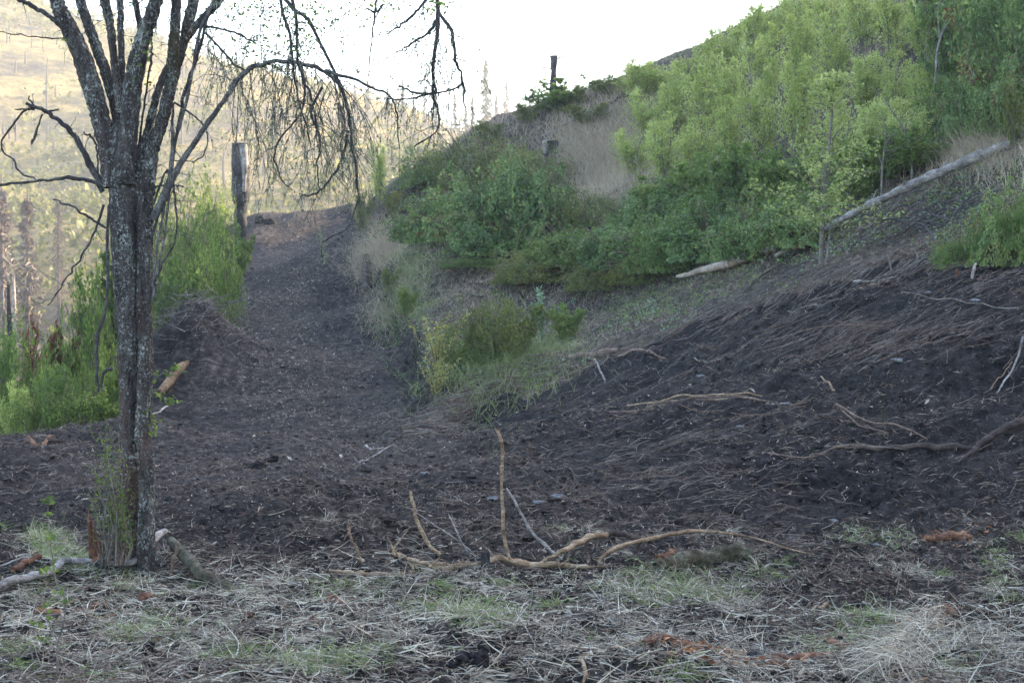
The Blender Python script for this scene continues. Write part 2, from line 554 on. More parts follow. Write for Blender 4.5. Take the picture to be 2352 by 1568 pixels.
V, Q, R = ground_mesh()
M['hill'] = soil_mat('hill_soil', (0.012, 0.010, 0.009), (0.055, 0.044, 0.036), (0.16, 0.13, 0.10), litter=1.0)
sub_mesh('ground', V, Q[R == 0], M['soil'], kind='structure')
sub_mesh('dirt_track', V, Q[R == 1], M['track'], kind='structure')
sub_mesh('scraped_slope', V, Q[R == 2], M['slope'], kind='structure')
sub_mesh('hillside', V, Q[R == 3], M['hill'], kind='structure')
sub_mesh('left_bank', V, Q[R == 4], M['soil'], kind='structure')
del V, Q, R

# far hillside across the valley
FP = [at(*p) for p in ((-300, -20, 330), (0, 22, 330), (300, 85, 320), (600, 165, 310), (760, 225, 300), (900, 262, 300), (1050, 290, 300), (1300, 330, 300), (1700, 340, 300), (2500, 350, 320),
      (-200, 720, 130), (0, 735, 125), (300, 735, 125), (600, 660, 130), (900, 600, 140), (1200, 560, 150), (1800, 560, 150), (2500, 560, 150),
      (0, 400, 210), (300, 430, 205), (600, 400, 210), (800, 420, 200), (1100, 400, 220))]
FP += [(-260, 330, 70), (-160, 330, 63), (-260, 150, 5), (-120, 120, -12), (0, 110, -14), (120, 120, -10), (260, 150, 40), (260, 330, 60), (-260, 460, 30), (0, 460, 5), (260, 460, -10), (-100, 440, 25), (-260, 90, -14), (260, 90, -14), (0, 85, -22)]
FP += [(100, 190, 48), (140, 230, 66), (180, 285, 80), (120, 150, 34), (75, 160, 18), (190, 190, 60)]  # unseen ridge off to the right, added to shade the lower far slope
FP = np.array(FP, float)
far_b = tps_fit(FP[:, :2], FP[:, 2], 1e-2)


def HF(x, y):
    return far_b(x, y) + 2.2 * fbm2(x * 0.03, y * 0.018, 4, 70)


nx, ny = 200, 150
xx, yy = np.meshgrid(np.linspace(-300, 300, nx), np.linspace(92, 480, ny), indexing='ij')
zz = HF(xx, yy) + 0.5 * fbm2(xx * 0.2, yy * 0.2, 2, 75)
V = np.stack([xx, yy, zz], -1).reshape(-1, 3)
i = np.arange(nx - 1)[:, None] * ny; j = np.arange(ny - 1)[None]
Q = np.stack([i + j, i + ny + j, i + ny + j + 1, i + j + 1], -1).reshape(-1, 4)
m, nt = _mat('far_grass_shade'); v = wpos(nt)
a = noise_tex(nt, 0.05, 8, 0.68, v); b = noise_tex(nt, 0.5, 5, 0.7, v)
f = math_(nt, 'ADD', math_(nt, 'MULTIPLY', a, 0.65), math_(nt, 'MULTIPLY', b, 0.35))
col = ramp(nt, f, [(0.36, (0.055, 0.045, 0.045)), (0.45, (0.11, 0.095, 0.065)), (0.53, (0.24, 0.185, 0.085)), (0.64, (0.40, 0.30, 0.14))])  # gold grass colour with purplish shade painted in at the dark end
surf(nt, col, 1.0, b, 0.8, 1.0, 0.0)
M['far'] = m
link('far_hillside', mesh_np('far_hillside', V, Q, 4, m), kind='structure')
# valley floor, one wide sheet under everything
m, nt = _mat('valley_soil'); surf(nt, ramp(nt, noise_tex(nt, 0.05, 5, 0.6, wpos(nt)), [(0.35, (0.05, 0.06, 0.03)), (0.65, (0.2, 0.17, 0.1))]), 1.0, spec=0.0)
g = Geo(); n = 24
xx, yy = np.meshgrid(np.linspace(-430, 430, n), np.linspace(-200, 580, n), indexing='ij')
i = np.arange(n - 1)[:, None] * n; j = np.arange(n - 1)[None]
g.add(np.stack([xx, yy, -26 + 2 * noise2(xx * .01, yy * .01, 4)], -1), np.stack([i + j, i + n + j, i + n + j + 1, i + j + 1], -1))
g.link('valley_floor', m, kind='structure')

# air: haze over the valley
g = Geo()
x0, x1, y0, y1, z0, z1 = -450, 450, -220, 600, -31, 112
c = [(x, y, z) for z in (z0, z1) for y in (y0, y1) for x in (x0, x1)]
g.add(c, [(0, 2, 3, 1), (4, 5, 7, 6), (0, 1, 5, 4), (2, 6, 7, 3), (0, 4, 6, 2), (1, 3, 7, 5)])
m, nt = _mat('haze_air'); pv = N(nt, 'ShaderNodeVolumePrincipled'); pv.inputs['Density'].default_value = 0.00075
pv.inputs['Color'].default_value = (0.93, 0.95, 1.0, 1); pv.inputs['Anisotropy'].default_value = 0.35
o = N(nt, 'ShaderNodeOutputMaterial'); nt.links.new(pv.outputs[0], o.inputs['Volume'])
HAZE = g.link('haze', m, smooth=False, kind='stuff')

# ------------------------------------------------------------ plant materials
M['lime'] = leaf_mat('lime_leaf', [(0.0, (0.17, 0.22, 0.065)), (0.4, (0.30, 0.36, 0.115)), (0.8, (0.42, 0.47, 0.17)), (1.0, (0.45, 0.49, 0.24))], 0.5, patch=1.1)
M['mid'] = leaf_mat('mid_green_leaf', [(0.0, (0.06, 0.105, 0.03)), (0.5, (0.13, 0.19, 0.055)), (0.9, (0.20, 0.26, 0.075)), (1.0, (0.24, 0.24, 0.08))], 0.4, patch=1.1)
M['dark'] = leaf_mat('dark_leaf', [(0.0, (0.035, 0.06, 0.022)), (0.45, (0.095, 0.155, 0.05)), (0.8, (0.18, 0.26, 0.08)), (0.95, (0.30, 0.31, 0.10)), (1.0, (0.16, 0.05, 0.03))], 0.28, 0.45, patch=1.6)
M['olive'] = leaf_mat('olive_leaf', [(0.0, (0.06, 0.085, 0.025)), (0.5, (0.11, 0.14, 0.04)), (0.85, (0.19, 0.20, 0.06)), (1.0, (0.26, 0.22, 0.07))], 0.4, patch=1.1)
M['bright'] = leaf_mat('bright_leaf', [(0.0, (0.035, 0.065, 0.018)), (0.5, (0.085, 0.135, 0.034)), (0.9, (0.18, 0.23, 0.06)), (1.0, (0.28, 0.34, 0.08))], 0.5, patch=1.1)
M['red'] = leaf_mat('red_leaf', [(0.0, (0.05, 0.018, 0.012)), (0.6, (0.12, 0.04, 0.025)), (1.0, (0.20, 0.09, 0.05))], 0.3)
M['ylime'] = leaf_mat('yellow_green_leaf', [(0.0, (0.14, 0.19, 0.055)), (0.5, (0.25, 0.31, 0.10)), (1.0, (0.40, 0.43, 0.19))], 0.45)
M['pale'] = leaf_mat('pale_leaf', [(0.0, (0.12, 0.19, 0.12)), (0.6, (0.20, 0.29, 0.18)), (1.0, (0.30, 0.38, 0.26))], 0.35)
M['yellow'] = leaf_mat('yellow_stalk', [(0.0, (0.22, 0.19, 0.07)), (0.6, (0.34, 0.32, 0.11)), (1.0, (0.36, 0.42, 0.16))], 0.35)
M['farleaf'] = leaf_mat('far_leaf', [(0.0, (0.05, 0.065, 0.03)), (0.5, (0.12, 0.125, 0.04)), (1.0, (0.24, 0.22, 0.07))], 0.35)
M['needle'] = leaf_mat('needle', [(0.0, (0.025, 0.045, 0.028)), (1.0, (0.06, 0.09, 0.05))], 0.1)
M['straw'] = leaf_mat('straw', [(0.0, (0.19, 0.15, 0.105)), (0.5, (0.36, 0.295, 0.215)), (1.0, (0.52, 0.45, 0.34))], 0.25, 0.7)
M['straw_g'] = leaf_mat('green_straw', [(0.0, (0.09, 0.14, 0.045)), (0.6, (0.19, 0.24, 0.09)), (1.0, (0.30, 0.32, 0.16))], 0.3, 0.7)
M['litter'] = leaf_mat('grey_straw', [(0.0, (0.10, 0.078, 0.06)), (0.35, (0.26, 0.22, 0.17)), (0.7, (0.48, 0.43, 0.345)), (1.0, (0.70, 0.66, 0.56))], 0.15, 0.7)
M['stem'] = wood_mat('stem', (0.06, 0.05, 0.042), (0.15, 0.13, 0.11), (0.27, 0.24, 0.21), 30)
M['redstem'] = wood_mat('cane', (0.045, 0.027, 0.022), (0.12, 0.078, 0.06), (0.27, 0.20, 0.155), 22)


def empty(name, loc, rz=0.0, sc=(1, 1, 1), label=None, cat=None, group=None):
    o = bpy.data.objects.new(name, None)
    o.empty_display_size = 0.2
    COL.objects.link(o)
    o.location = loc; o.rotation_euler = (0, 0, rz); o.scale = sc
    if label: o['label'] = label
    if cat: o['category'] = cat
    if group: o['group'] = group
    return o


def put(name, proto, loc, rz, sc, label, cat, group):
    """a plant: an Empty at its base with one child per part (mesh data shared between alike plants)"""
    o = empty(name, loc, rz, sc, label, cat, group)
    for pn, me in proto:
        link(pn, me, o, kind='stuff' if pn != 'trunk' else None)
    return o


def spot(px, Y):
    a, b = ray(px, 700)
    x = float(a * Y)
    return np.array([x, Y, float(H(np.array([x]), np.array([Y]))[0])])


def feathery(seed, lm, stems=13, bl=26, lv=13, leaf=0.05, spread=0.42, low=0.15, asp=0.42):
    """upright many-stemmed bush one metre high and about one wide, tiny leaves along side shoots"""
    r = np.random.RandomState(seed); g = Geo(); gl = Geo()
    for s in range(stems):
        az = r.uniform(0, 2 * math.pi); tilt = spread * math.sqrt(r.uniform(0.02, 1)); h = r.uniform(0.6, 1.0) * (1 - 0.25 * tilt)
        d = np.array([math.cos(az) * tilt, math.sin(az) * tilt, 1.0])
        b = np.array([math.cos(az), math.sin(az), 0]) * r.uniform(0, 0.10)
        P = [b]; 
        for k in range(1, 6):
            P.append(P[-1] + (d + r.normal(0, 0.10, 3)) * h / 5)
        P = np.array(P); SP, SR = smooth_path(P, np.linspace(0.011, 0.002, 6), 12)
        tube(g, SP, SR, 4, cap=False)
        t = low + (1 - low) * r.uniform(0, 1, bl) ** 0.85
        q = np.stack([np.interp(t, np.linspace(0, 1, 12), SP[:, c]) for c in range(3)], 1)
        a2 = r.uniform(0, 2 * math.pi, bl)
        L = (0.10 + 0.20 * r.uniform(0, 1, bl)) * (1.15 - 0.7 * t) * (0.55 + 1.3 * np.sin(np.clip(t, 0, 1) * math.pi * 0.9 + 0.25))
        dd = np.stack([np.cos(a2), np.sin(a2), r.uniform(0.35, 1.3, bl)], 1); dd /= np.linalg.norm(dd, axis=1)[:, None]
        for k in range(0, bl, 2):
            tube(g, np.array([q[k], q[k] + dd[k] * L[k] * 0.5, q[k] + dd[k] * L[k]]), [0.003, 0.002, 0.001], 3, cap=False)
        u = r.uniform(0.1, 1.05, (bl, lv))
        C = (q[:, None] + dd[:, None] * (L[:, None] * u)[:, :, None] + r.normal(0, 0.016, (bl, lv, 3))).reshape(-1, 3)
        leaves(gl, C, leaf * r.choice([0.8, 1.0, 1.2]), orient(len(C), 0.35, r), asp=asp, rs=r)
    return [('stems', g.mesh('stems', M['stem'])), ('foliage', gl.mesh('foliage', M[lm], smooth=False))]


def bramble(seed, lm, n=6500, leaf=0.085, canes=26, rough=0.3):
    """low sprawling mound, one metre radius and one high, of overlapping leaves with canes poking out"""
    r = np.random.RandomState(seed); g = Geo(); gl = Geo()
    d = r.normal(size=(n, 3)); d[:, 2] = np.abs(d[:, 2]); d /= np.linalg.norm(d, axis=1)[:, None]
    bump = 1 + rough * noise3(d * 2.3 + seed, seed) + rough * 0.7 * noise3(d * 5.5 + seed, seed + 5)
    depth = 1 - 0.30 * r.uniform(0, 1, n) ** 1.6
    C = d * (bump * depth)[:, None]
    clump = noise3(C * 7 + 11, seed + 2)
    keep = clump > -0.28
    C, d = C[keep], d[keep]; n = len(C)
    nr = d * 0.8 + r.normal(0, 0.45, (n, 3)); nr[:, 2] += 0.4; nr /= np.linalg.norm(nr, axis=1)[:, None]
    leaves(gl, C, leaf, nr, asp=0.72, rs=r, fold=0.15)
    for k in range(canes):
        az = r.uniform(0, 2 * math.pi); e = r.uniform(0.25, 1.3)
        v = np.array([math.cos(az) * math.cos(e), math.sin(az) * math.cos(e), math.sin(e)])
        L = r.uniform(0.95, 1.35)
        P = [v * 0.1, v * L * 0.7 + [0, 0, 0.1], v * L + [v[0] * .15, v[1] * .15, -0.02], v * L + [v[0] * .4, v[1] * .4, -0.22]]
        SP, SR = smooth_path(P, [0.012, 0.009, 0.006, 0.003], 9); tube(g, SP, SR, 4, cap=False)
        m = 16; t = r.uniform(0.55, 1, m)
        q = np.stack([np.interp(t, np.linspace(0, 1, 9), SP[:, c]) for c in range(3)], 1) + r.normal(0, 0.03, (m, 3))
        leaves(gl, q, leaf, orient(m, 0.3, r), asp=0.7, rs=r)
    return [('canes', g.mesh('canes', M['redstem'])), ('foliage', gl.mesh('foliage', M[lm], smooth=False))]


def weed(seed, lm, stems=7, leaf=0.07, lv=26, spread=0.25, stem_m='stem', asp=0.35):
    r = np.random.RandomState(seed); g = Geo(); gl = Geo()
    for s in range(stems):
        az = r.uniform(0, 2 * math.pi); tilt = spread * r.uniform(0.1, 1); h = r.uniform(0.55, 1)
        P = [np.zeros(3), np.array([math.cos(az) * tilt * .4, math.sin(az) * tilt * .4, .5]) * h, np.array([math.cos(az) * tilt, math.sin(az) * tilt, 1.0]) * h]
        SP, SR = smooth_path(P, [0.008, 0.006, 0.002], 9); tube(g, SP, SR, 4, cap=False)
        t = r.uniform(0.15, 1, lv)
        q = np.stack([np.interp(t, np.linspace(0, 1, 9), SP[:, c]) for c in range(3)], 1)
        ax = np.stack([r.normal(size=lv), r.normal(size=lv), r.uniform(0.3, 1.2, lv)], 1); ax /= np.linalg.norm(ax, axis=1)[:, None]
        leaves(gl, q + ax * leaf * 0.5, leaf, orient(lv, 0.3, r), asp=asp, rs=r, axis=ax)
    return [('stems', g.mesh('stems', M[stem_m])), ('foliage', gl.mesh('foliage', M[lm], smooth=False))]


LIME = [feathery(s, 'lime', stems=9, bl=34, lv=16, leaf=0.034, spread=0.30) for s in (1, 2, 3, 4)]
LIMET = [feathery(s, 'lime', stems=8, bl=34, lv=15, leaf=0.036, spread=0.26) for s in (5, 6)]
MID = [feathery(s, 'mid', stems=14, bl=26, lv=12, leaf=0.055, spread=0.55, asp=0.5) for s in (11, 12, 13)]
OLIVE = [feathery(s, 'olive', stems=10, bl=22, lv=12, leaf=0.05, spread=0.5, asp=0.5) for s in (21, 22)]
DARKT = [feathery(s, 'dark', stems=14, bl=30, lv=14, leaf=0.05, spread=0.7, low=0.12) for s in (31, 32)]
BRIGHT = [feathery(s, 'bright', stems=17, bl=20, lv=12, leaf=0.07, spread=0.95, low=0.05, asp=0.6) for s in (41, 42, 43)]
BRB = [bramble(s, 'bright', n=8000, leaf=0.055, rough=0.6) for s in (68, 69)]
REDB = [feathery(51, 'red', stems=11, bl=14, lv=14, leaf=0.06, spread=0.8, low=0.1, asp=0.6)]
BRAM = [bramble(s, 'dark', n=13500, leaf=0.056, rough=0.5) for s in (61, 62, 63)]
BRAMO = [bramble(s, 'olive', n=11000, leaf=0.046) for s in (64, 65)]
BRAMM = [bramble(s, 'mid', n=12000, leaf=0.05) for s in (66, 67)]


def bush(protos, i, px, Y, top, wpx, name, label, cat='bush', group=None, sink=0.05):
    """bush at picture column px and depth Y whose top reaches picture row top and is about wpx wide"""
    if Y < 0:                                  # Y = minus the picture row of the foot
        p = hit1(px, -Y); Y = p[1]
    else:
        p = spot(px, Y)
    tz = float(at(px, top, Y)[2])
    h = max(tz - p[2], 0.15); w = wpx / F * Y
    pr = protos[i % len(protos)]
    nat = 2.0 if protos in (BRAM, BRAMO, BRAMM, BRB) else 1.05
    return put(name, pr, (p[0], p[1], p[2] - sink), (i * 2.399) % 6.28, (w / nat, w / nat, h * 1.03 + sink), label, cat, group)


G1 = 'feathery green bushes of the hillside thicket'
back = [(1475, 150, 240), (1530, 130, 230), (1590, 100, 230), (1650, 60, 200), (1710, 10, 180), (1770, -40, 130), (1840, -60, 130), (1910, -70, 130), (1985, -60, 130), (2060, -50, 140), (2130, -30, 150)]
LB = ['leftmost on the skyline, thin against the sky', 'second from the left on the skyline', 'third from the left, top leaning against the sky', 'where the skyline climbs steeply', 'at the point where the skyline leaves the picture', 'at the top edge, left of centre of the thicket', 'at the top edge over the middle of the thicket',
      'at the top edge, just right of the middle', 'at the top edge left of the brown rock outcrop', 'under the brown rock outcrop', 'between the rock outcrop and the dark trees']
for i, t in enumerate(back):
    bush(LIME, i, t[0], -t[2], t[1] - 12 + 30 * (i % 3) / 2, 165, 'feathery_bush', 'feathery lime bush ' + LB[i], 'bush', G1)
row2 = [(1500, 190, 350), (1560, 170, 330), (1625, 140, 320), (1690, 100, 300), (1760, 50, 270), (1835, 40, 260), (1910, 60, 270), (1990, 80, 290), (2070, 100, 310), (2130, 140, 300)]
row3 = [(1465, 300, 420), (1530, 270, 430), (1600, 240, 430), (1680, 200, 410), (1750, 170, 400), (1830, 160, 390), (1920, 190, 400), (2000, 200, 410), (2080, 230, 410)]
row4 = [(1540, 380, 520), (1620, 350, 530), (1700, 330, 530), (1790, 300, 520), (1960, 320, 475), (2040, 290, 430), (2110, 300, 400)]
L2 = ['touching the grassy skyline slope at its left', 'just right of the dead skyline log', 'below the third skyline bush', 'under the steep part of the skyline', 'at the upper heart of the thicket', 'just below the top picture edge', 'above the tip of the slender young tree', 'left below the brown rock outcrop', 'straight below the brown rock outcrop', 'left of the bent bare sapling']
L3 = ['at the right edge of the dry grass opening', 'leaning over the dry grass opening', 'in the left half above the dark brambles', 'centrally above the dark brambles', 'at the very middle of the thicket', 'left behind the young tree', 'right behind the tip of the young tree', 'on the right flank above the leafy front bushes', 'beside the dark hollow under the right-hand trees']
L4 = ['leftmost of the front row, above the dark brambles', 'above the left end of the bleached log', 'above the right end of the bleached log', 'directly left of the young tree', 'directly right of the young tree', 'left of the short grey log', 'above the short grey log']
for row, LL in ((row2, L2), (row3, L3)):
    for i, t in enumerate(row):
        bush(LIME + LIMET, i + 1, t[0], -t[2], t[1] - 25 + 45 * ((i * 7 + len(LL)) % 4) / 3, 165, 'feathery_bush', 'feathery lime bush ' + LL[i], 'bush', G1)
for i, t in enumerate(row4):
    bush(MID, i, t[0], -t[2], t[1], 200, 'leafy_bush', 'mid green leafy bush ' + L4[i], 'bush', 'mid green bushes at the front of the thicket')
for i, t in enumerate([(2180, 345, 200, 'left one, beside the thicket'), (2260, 335, 185, 'middle one, in the deepest shade'), (2335, 335, 170, 'right one, near the picture edge')]):
    bush(BRAM, i, t[0], -t[1] + 20, t[2], 170, 'hollow_shade_bush', 'added dark bush standing in for the shaded hollow under the right-hand trees, ' + t[3], 'bush', 'bushes added to darken the hollow under the right-hand trees')  # dark leaf mounds added so the hollow under the trees looks shaded
# far right: dark small-leaved trees with a hollow under them
for i, t in enumerate([(2190, 270, -160, 230, 'left one of three'), (2280, 290, -140, 260, 'middle one of three'), (2370, 290, -100, 230, 'right one of three at the edge'), (2240, 120, -200, 240, 'highest one behind the three')]):
    p = hit1(t[0], t[1]); tz = at(t[0], t[2], p[1])[2]; w = t[3] / F * p[1]
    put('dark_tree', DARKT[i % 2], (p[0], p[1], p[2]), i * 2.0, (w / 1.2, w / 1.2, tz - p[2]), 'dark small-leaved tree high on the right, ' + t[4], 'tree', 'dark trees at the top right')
bush(OLIVE, 1, 2335, 22.5, 150, 110, 'yellow_green_bush', 'thin yellow green bush with sparse leaves at the right picture edge', 'bush')
# brambles
G2 = 'blackberry mounds along the foot of the hillside'
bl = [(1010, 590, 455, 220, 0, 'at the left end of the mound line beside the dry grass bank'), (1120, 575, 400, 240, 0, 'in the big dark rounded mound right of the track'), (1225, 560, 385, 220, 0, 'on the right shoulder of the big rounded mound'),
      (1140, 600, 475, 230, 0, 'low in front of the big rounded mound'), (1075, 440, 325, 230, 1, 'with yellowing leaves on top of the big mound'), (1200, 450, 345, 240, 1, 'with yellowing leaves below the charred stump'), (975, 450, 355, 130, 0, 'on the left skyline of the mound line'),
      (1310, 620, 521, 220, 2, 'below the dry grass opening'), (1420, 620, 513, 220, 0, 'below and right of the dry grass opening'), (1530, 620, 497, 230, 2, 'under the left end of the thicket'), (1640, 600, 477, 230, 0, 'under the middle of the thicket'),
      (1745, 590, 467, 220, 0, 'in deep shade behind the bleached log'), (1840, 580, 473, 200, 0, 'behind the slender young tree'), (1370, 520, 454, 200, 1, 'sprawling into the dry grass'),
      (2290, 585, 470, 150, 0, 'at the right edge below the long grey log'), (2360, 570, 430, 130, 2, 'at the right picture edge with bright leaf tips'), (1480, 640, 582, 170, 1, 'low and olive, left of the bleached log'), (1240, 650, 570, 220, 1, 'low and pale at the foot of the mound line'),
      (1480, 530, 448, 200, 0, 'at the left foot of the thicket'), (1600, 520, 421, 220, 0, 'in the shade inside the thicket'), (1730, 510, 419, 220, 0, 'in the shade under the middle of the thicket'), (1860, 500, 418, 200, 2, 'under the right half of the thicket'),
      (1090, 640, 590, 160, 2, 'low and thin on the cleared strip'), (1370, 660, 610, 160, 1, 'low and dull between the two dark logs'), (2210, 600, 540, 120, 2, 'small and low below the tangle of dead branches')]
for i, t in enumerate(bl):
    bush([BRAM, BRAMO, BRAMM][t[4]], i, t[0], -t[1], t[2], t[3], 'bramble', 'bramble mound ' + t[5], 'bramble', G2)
# ridge and cut bank plants
for i, t in enumerate([(1265, -262, 178, 130, 'broad bright leaves on the skyline beside the broken snag'), (1215, -285, 225, 90, 'thin leaves on the skyline left of the broken snag'), (1320, -250, 190, 90, 'dry leaves just right of the broken snag'), (1400, -225, 165, 140, 'low form along the grassy skyline'),
                       (1350, -290, 235, 150, 'low dark form under the skyline grass'), (1010, -360, 300, 110, 'grey green haze of twigs on the low skyline'), (1120, -330, 275, 120, 'low twigs on the skyline above the yellowing brambles')]):
    bush(OLIVE if i != 0 else BRIGHT, i, *t[:4], 'skyline_bush', 'small bush with ' + t[4], 'bush', 'small bushes along the skyline')
for i, t in enumerate([(868, -520, 322, 75, 'tall narrow yellow green shrub beside the crest of the track'), (838, -560, 420, 60, 'thin upright shrub on the cut bank near the crest'), (905, -540, 430, 90, 'grey green shrub between the crest shrub and the brambles'), (925, -600, 500, 80, 'leafy shrub at the left foot of the bramble mound')]):
    bush(LIMET if i < 1 else OLIVE, i, *t[:4], 'bank_shrub', t[4], 'shrub', 'shrubs on the cut bank')
bush(MID, 2, 935, -765, 655, 60, 'green_weed', 'dense green feathery weed hanging over the cut bank')
bush(OLIVE, 0, 900, -700, 610, 70, 'bank_weed', 'sparse olive weed on the cut bank beside the track', 'weed')
bush(BRAMO, 1, 1110, -880, 705, 200, 'olive_shrub', 'rounded olive shrub with yellow leaves in the middle of the bank', 'shrub')
bush(OLIVE, 0, 1200, -850, 680, 150, 'olive_shrub', 'olive shrub behind the pale grey green weed', 'shrub')
bush(OLIVE, 1, 1140, -880, 730, 130, 'yellowing_shrub', 'low yellowing shrub in front of the rounded olive shrub', 'shrub')
bush(MID, 1, 1300, -790, 695, 110, 'green_shrub', 'small dark green shrub right of the pale grey green weed', 'shrub')
# left of the track
G3 = 'bright green bushes along the left side of the track'
lf = [(500, 46, 460, 90, 'right beside the charred pillar stump'), (455, 44, 455, 130, 'standing well left of the charred pillar stump'), (480, 37, 545, 140, 'above the debris heap'), (410, 41, 500, 140, 'just right of the big tree trunk'),
      (505, 34, 580, 90, 'nearest the track edge above the debris heap'), (395, 33, 570, 130, 'between the trunk and the debris heap'), (330, 36, 520, 130, 'half hidden behind the big tree trunk'), (440, 33, 595, 110, 'behind the dark leaning stick'), (530, 41, 500, 80, 'on the left shoulder of the track')]
for i, t in enumerate(lf):
    bush((BRB, BRB, BRIGHT)[i % 3], i, *t[:4], 'green_bush', 'bright green bush ' + t[4], 'bush', G3)
G4 = 'bushes on the slope left of the big tree'
ll = [(225, 27, 570, 130, BRIGHT, 'tall blue green bush touching the left side of the big trunk'), (200, 23, 700, 150, BRB, 'light green bush with large leaves left of the big trunk'), (255, 21.5, 790, 120, BRIGHT, 'light green bush pressed against the left of the trunk'),
      (120, 23, 735, 150, MID, 'green bush behind the red-leaved bush'), (45, 22, 800, 150, BRB, 'dense mid green bush at the left picture edge'), (130, 21.5, 830, 150, MID, 'dense mid green bush low on the left'), (30, 20.5, 860, 130, LIME, 'fine-leaved bush at the lower left picture edge'),
      (180, 20.3, 880, 140, BRB, 'low light green bush above the left dirt edge'), (-20, 24, 750, 130, MID, 'green bush cut by the left picture edge'), (90, 20.2, 900, 110, BRB, 'low green bush above the left dirt edge'), (245, 20.3, 900, 100, BRIGHT, 'low light green bush at the left foot of the trunk')]
for i, t in enumerate(ll):
    bush(t[4], i, *t[:4], 'green_bush', t[5], 'bush', G4)
bush(REDB, 0, 85, 23, 712, 110, 'red_leaved_bush', 'small bush with dried dark red leaves left of the big tree')
bush(REDB, 0, 140, 23, 725, 90, 'red_leaved_bush', 'narrow upright sprig of dried red leaves nearer the trunk')

# slender young tree in front of the thicket
def young_tree():
    b = spot(1885, 22.5)
    root = empty('young_tree', b, label='slender young tree with thin grey trunk and yellow green leaves before the thicket', cat='tree')
    r = np.random.RandomState(77); g = Geo(); gl = Geo(); gb = Geo()
    k = 22.5 / F
    P = [at(x, y, 22.5) for x, y in ((1885, 612), (1888, 520), (1893, 440), (1903, 340), (1915, 230), (1922, 185))]; P[0] = b - [0, 0, 0.05]
    SP, SR = smooth_path(P, [0.038, 0.032, 0.027, 0.02, 0.012, 0.004], 30)
    tube(g, SP, SR, 8, disp=wood_disp(0.004, 20, 3))
    for i in range(64):
        t = r.uniform(0.16, 0.97); q = np.array([np.interp(t, np.linspace(0, 1, 30), SP[:, c]) for c in range(3)])
        az = r.uniform(0, 6.28); L = (1.05 - t) * r.uniform(0.7, 1.25) + 0.12
        d = np.array([math.cos(az), math.sin(az), r.uniform(-0.05, 0.75)]); e = q + d * L
        SPb, SRb = smooth_path([q, q + d * L * .5 + [0, 0, .03], e + [0, 0, -.05 * L]], [0.009, 0.006, 0.002], 8)
        tube(gb, SPb, SRb, 4, cap=False)
        m = int(55 * L) + 18; u = r.uniform(0.2, 1.02, m)
        C = np.stack([np.interp(u, np.linspace(0, 1, 8), SPb[:, c]) for c in range(3)], 1) + r.normal(0, 0.045, (m, 3))
        leaves(gl, C, 0.06, orient(m, 0.5, r), asp=0.5, rs=r)
    P2 = [at(x, y, 22.3) for x, y in ((1897, 610), (1905, 540), (1912, 470))]
    SP, SR = smooth_path(P2, [0.018, 0.014, 0.008], 10); tube(gb, SP, SR, 6)
    g.link('trunk', M['stem'], root, base=b); gb.link('branches', M['stem'], root, base=b); gl.link('foliage', M['ylime'], root, base=b, smooth=False)
young_tree()

# pale weed, yellow weed, small plants
WP = weed(5, 'pale', 6, 0.10, 26, 0.18, 'stem', 0.45)
WY = weed(8, 'yellow', 11, 0.07, 46, 0.55, 'redstem', 0.3)
WG = weed(9, 'bright', 5, 0.05, 16, 0.5, 'stem', 0.5)
def wd(pr, px, py, hpx, wf, name, label, rz=0, cat='plant', group=None):
    p = hit1(px, py); h = hpx / F * p[1]
    return put(name, pr, p - [0, 0, 0.02], rz, (h * wf, h * wf, h), label, cat, group)
wd(WP, 1245, 800, 140, 0.9, 'pale_weed', 'pale grey green upright weed standing above the olive shrub', 1.0)
wd(WY, 1005, 915, 150, 1.0, 'yellow_weed', 'dry yellow weed with spiky stalks at the end of the cut bank', 2.0)
wd(WY, 1000, 940, 100, 1.3, 'yellow_weed', 'lower spray of yellow stalks leaning over the track edge', 0.3)
wd(WG, 2022, 955, 26, 1.0, 'green_seedling', 'tiny bright green seedling alone in the middle of the scraped slope', 0)
wd(WG, 2278, 845, 14, 2.0, 'green_seedling', 'tiny green leaf tuft on the scraped slope near the right edge', 0)
wd(WG, 1130, 1060, 50, 1.4, 'green_seedling', 'faint green sprig among the sticks right of the track foot', 0)
wd(WG, 2560 * 0 + 2065, 1380, 45, 0.6, 'green_seedling', 'small yellow green sprig beside the straw heap at lower right', 0)
wd(WG, 145, 1190, 50, 0.5, 'leafy_sprig', 'thin sprig with tiny yellow green leaves left of the big tree', 0)

# bare and dying stems standing among the thicket
for i, (px, base, top, lab) in enumerate([(1545, 330, 150, 'leftmost, against the skyline grass'), (1610, 420, 250, 'over the dry grass opening side'), (1735, 300, 110, 'high in the middle of the thicket'), (1820, 460, 280, 'left of the young tree'), (1945, 420, 230, 'right of the young tree'), (2025, 480, 300, 'above the end of the long grey log'), (2095, 420, 230, 'by the dark hollow'), (1480, 430, 300, 'in the dry grass opening')]):
    p = hit1(px, base); h = (base - top) / F * p[1]; r = np.random.RandomState(200 + i); root = empty('dead_sapling', p, label='thin grey leafless stem in the thicket, ' + lab, cat='dead sapling', group='leafless stems in the thicket')
    g = Geo(); P = [p, p + [r.normal(0, .06) * h, 0, h * .5], p + [r.normal(0, .12) * h, 0, h]]; SP, SR = smooth_path(P, [.022, .016, .005], 12); tube(g, SP, SR, 6); g.link('stem', M['stem'], root, base=p)
    g = Geo()
    for k in range(12):
        q = SP[r.randint(4, 12)]; d = np.array([r.normal(), r.normal(), r.uniform(.1, 1.2)]); d /= np.linalg.norm(d); L_ = r.uniform(.1, .4)
        tube(g, np.array([q, q + d * L_ * .5, q + d * L_ + [0, 0, .03]]), [.007, .005, .002], 4, cap=False)
    g.link('twigs', M['stem'], root, base=p, kind='stuff')

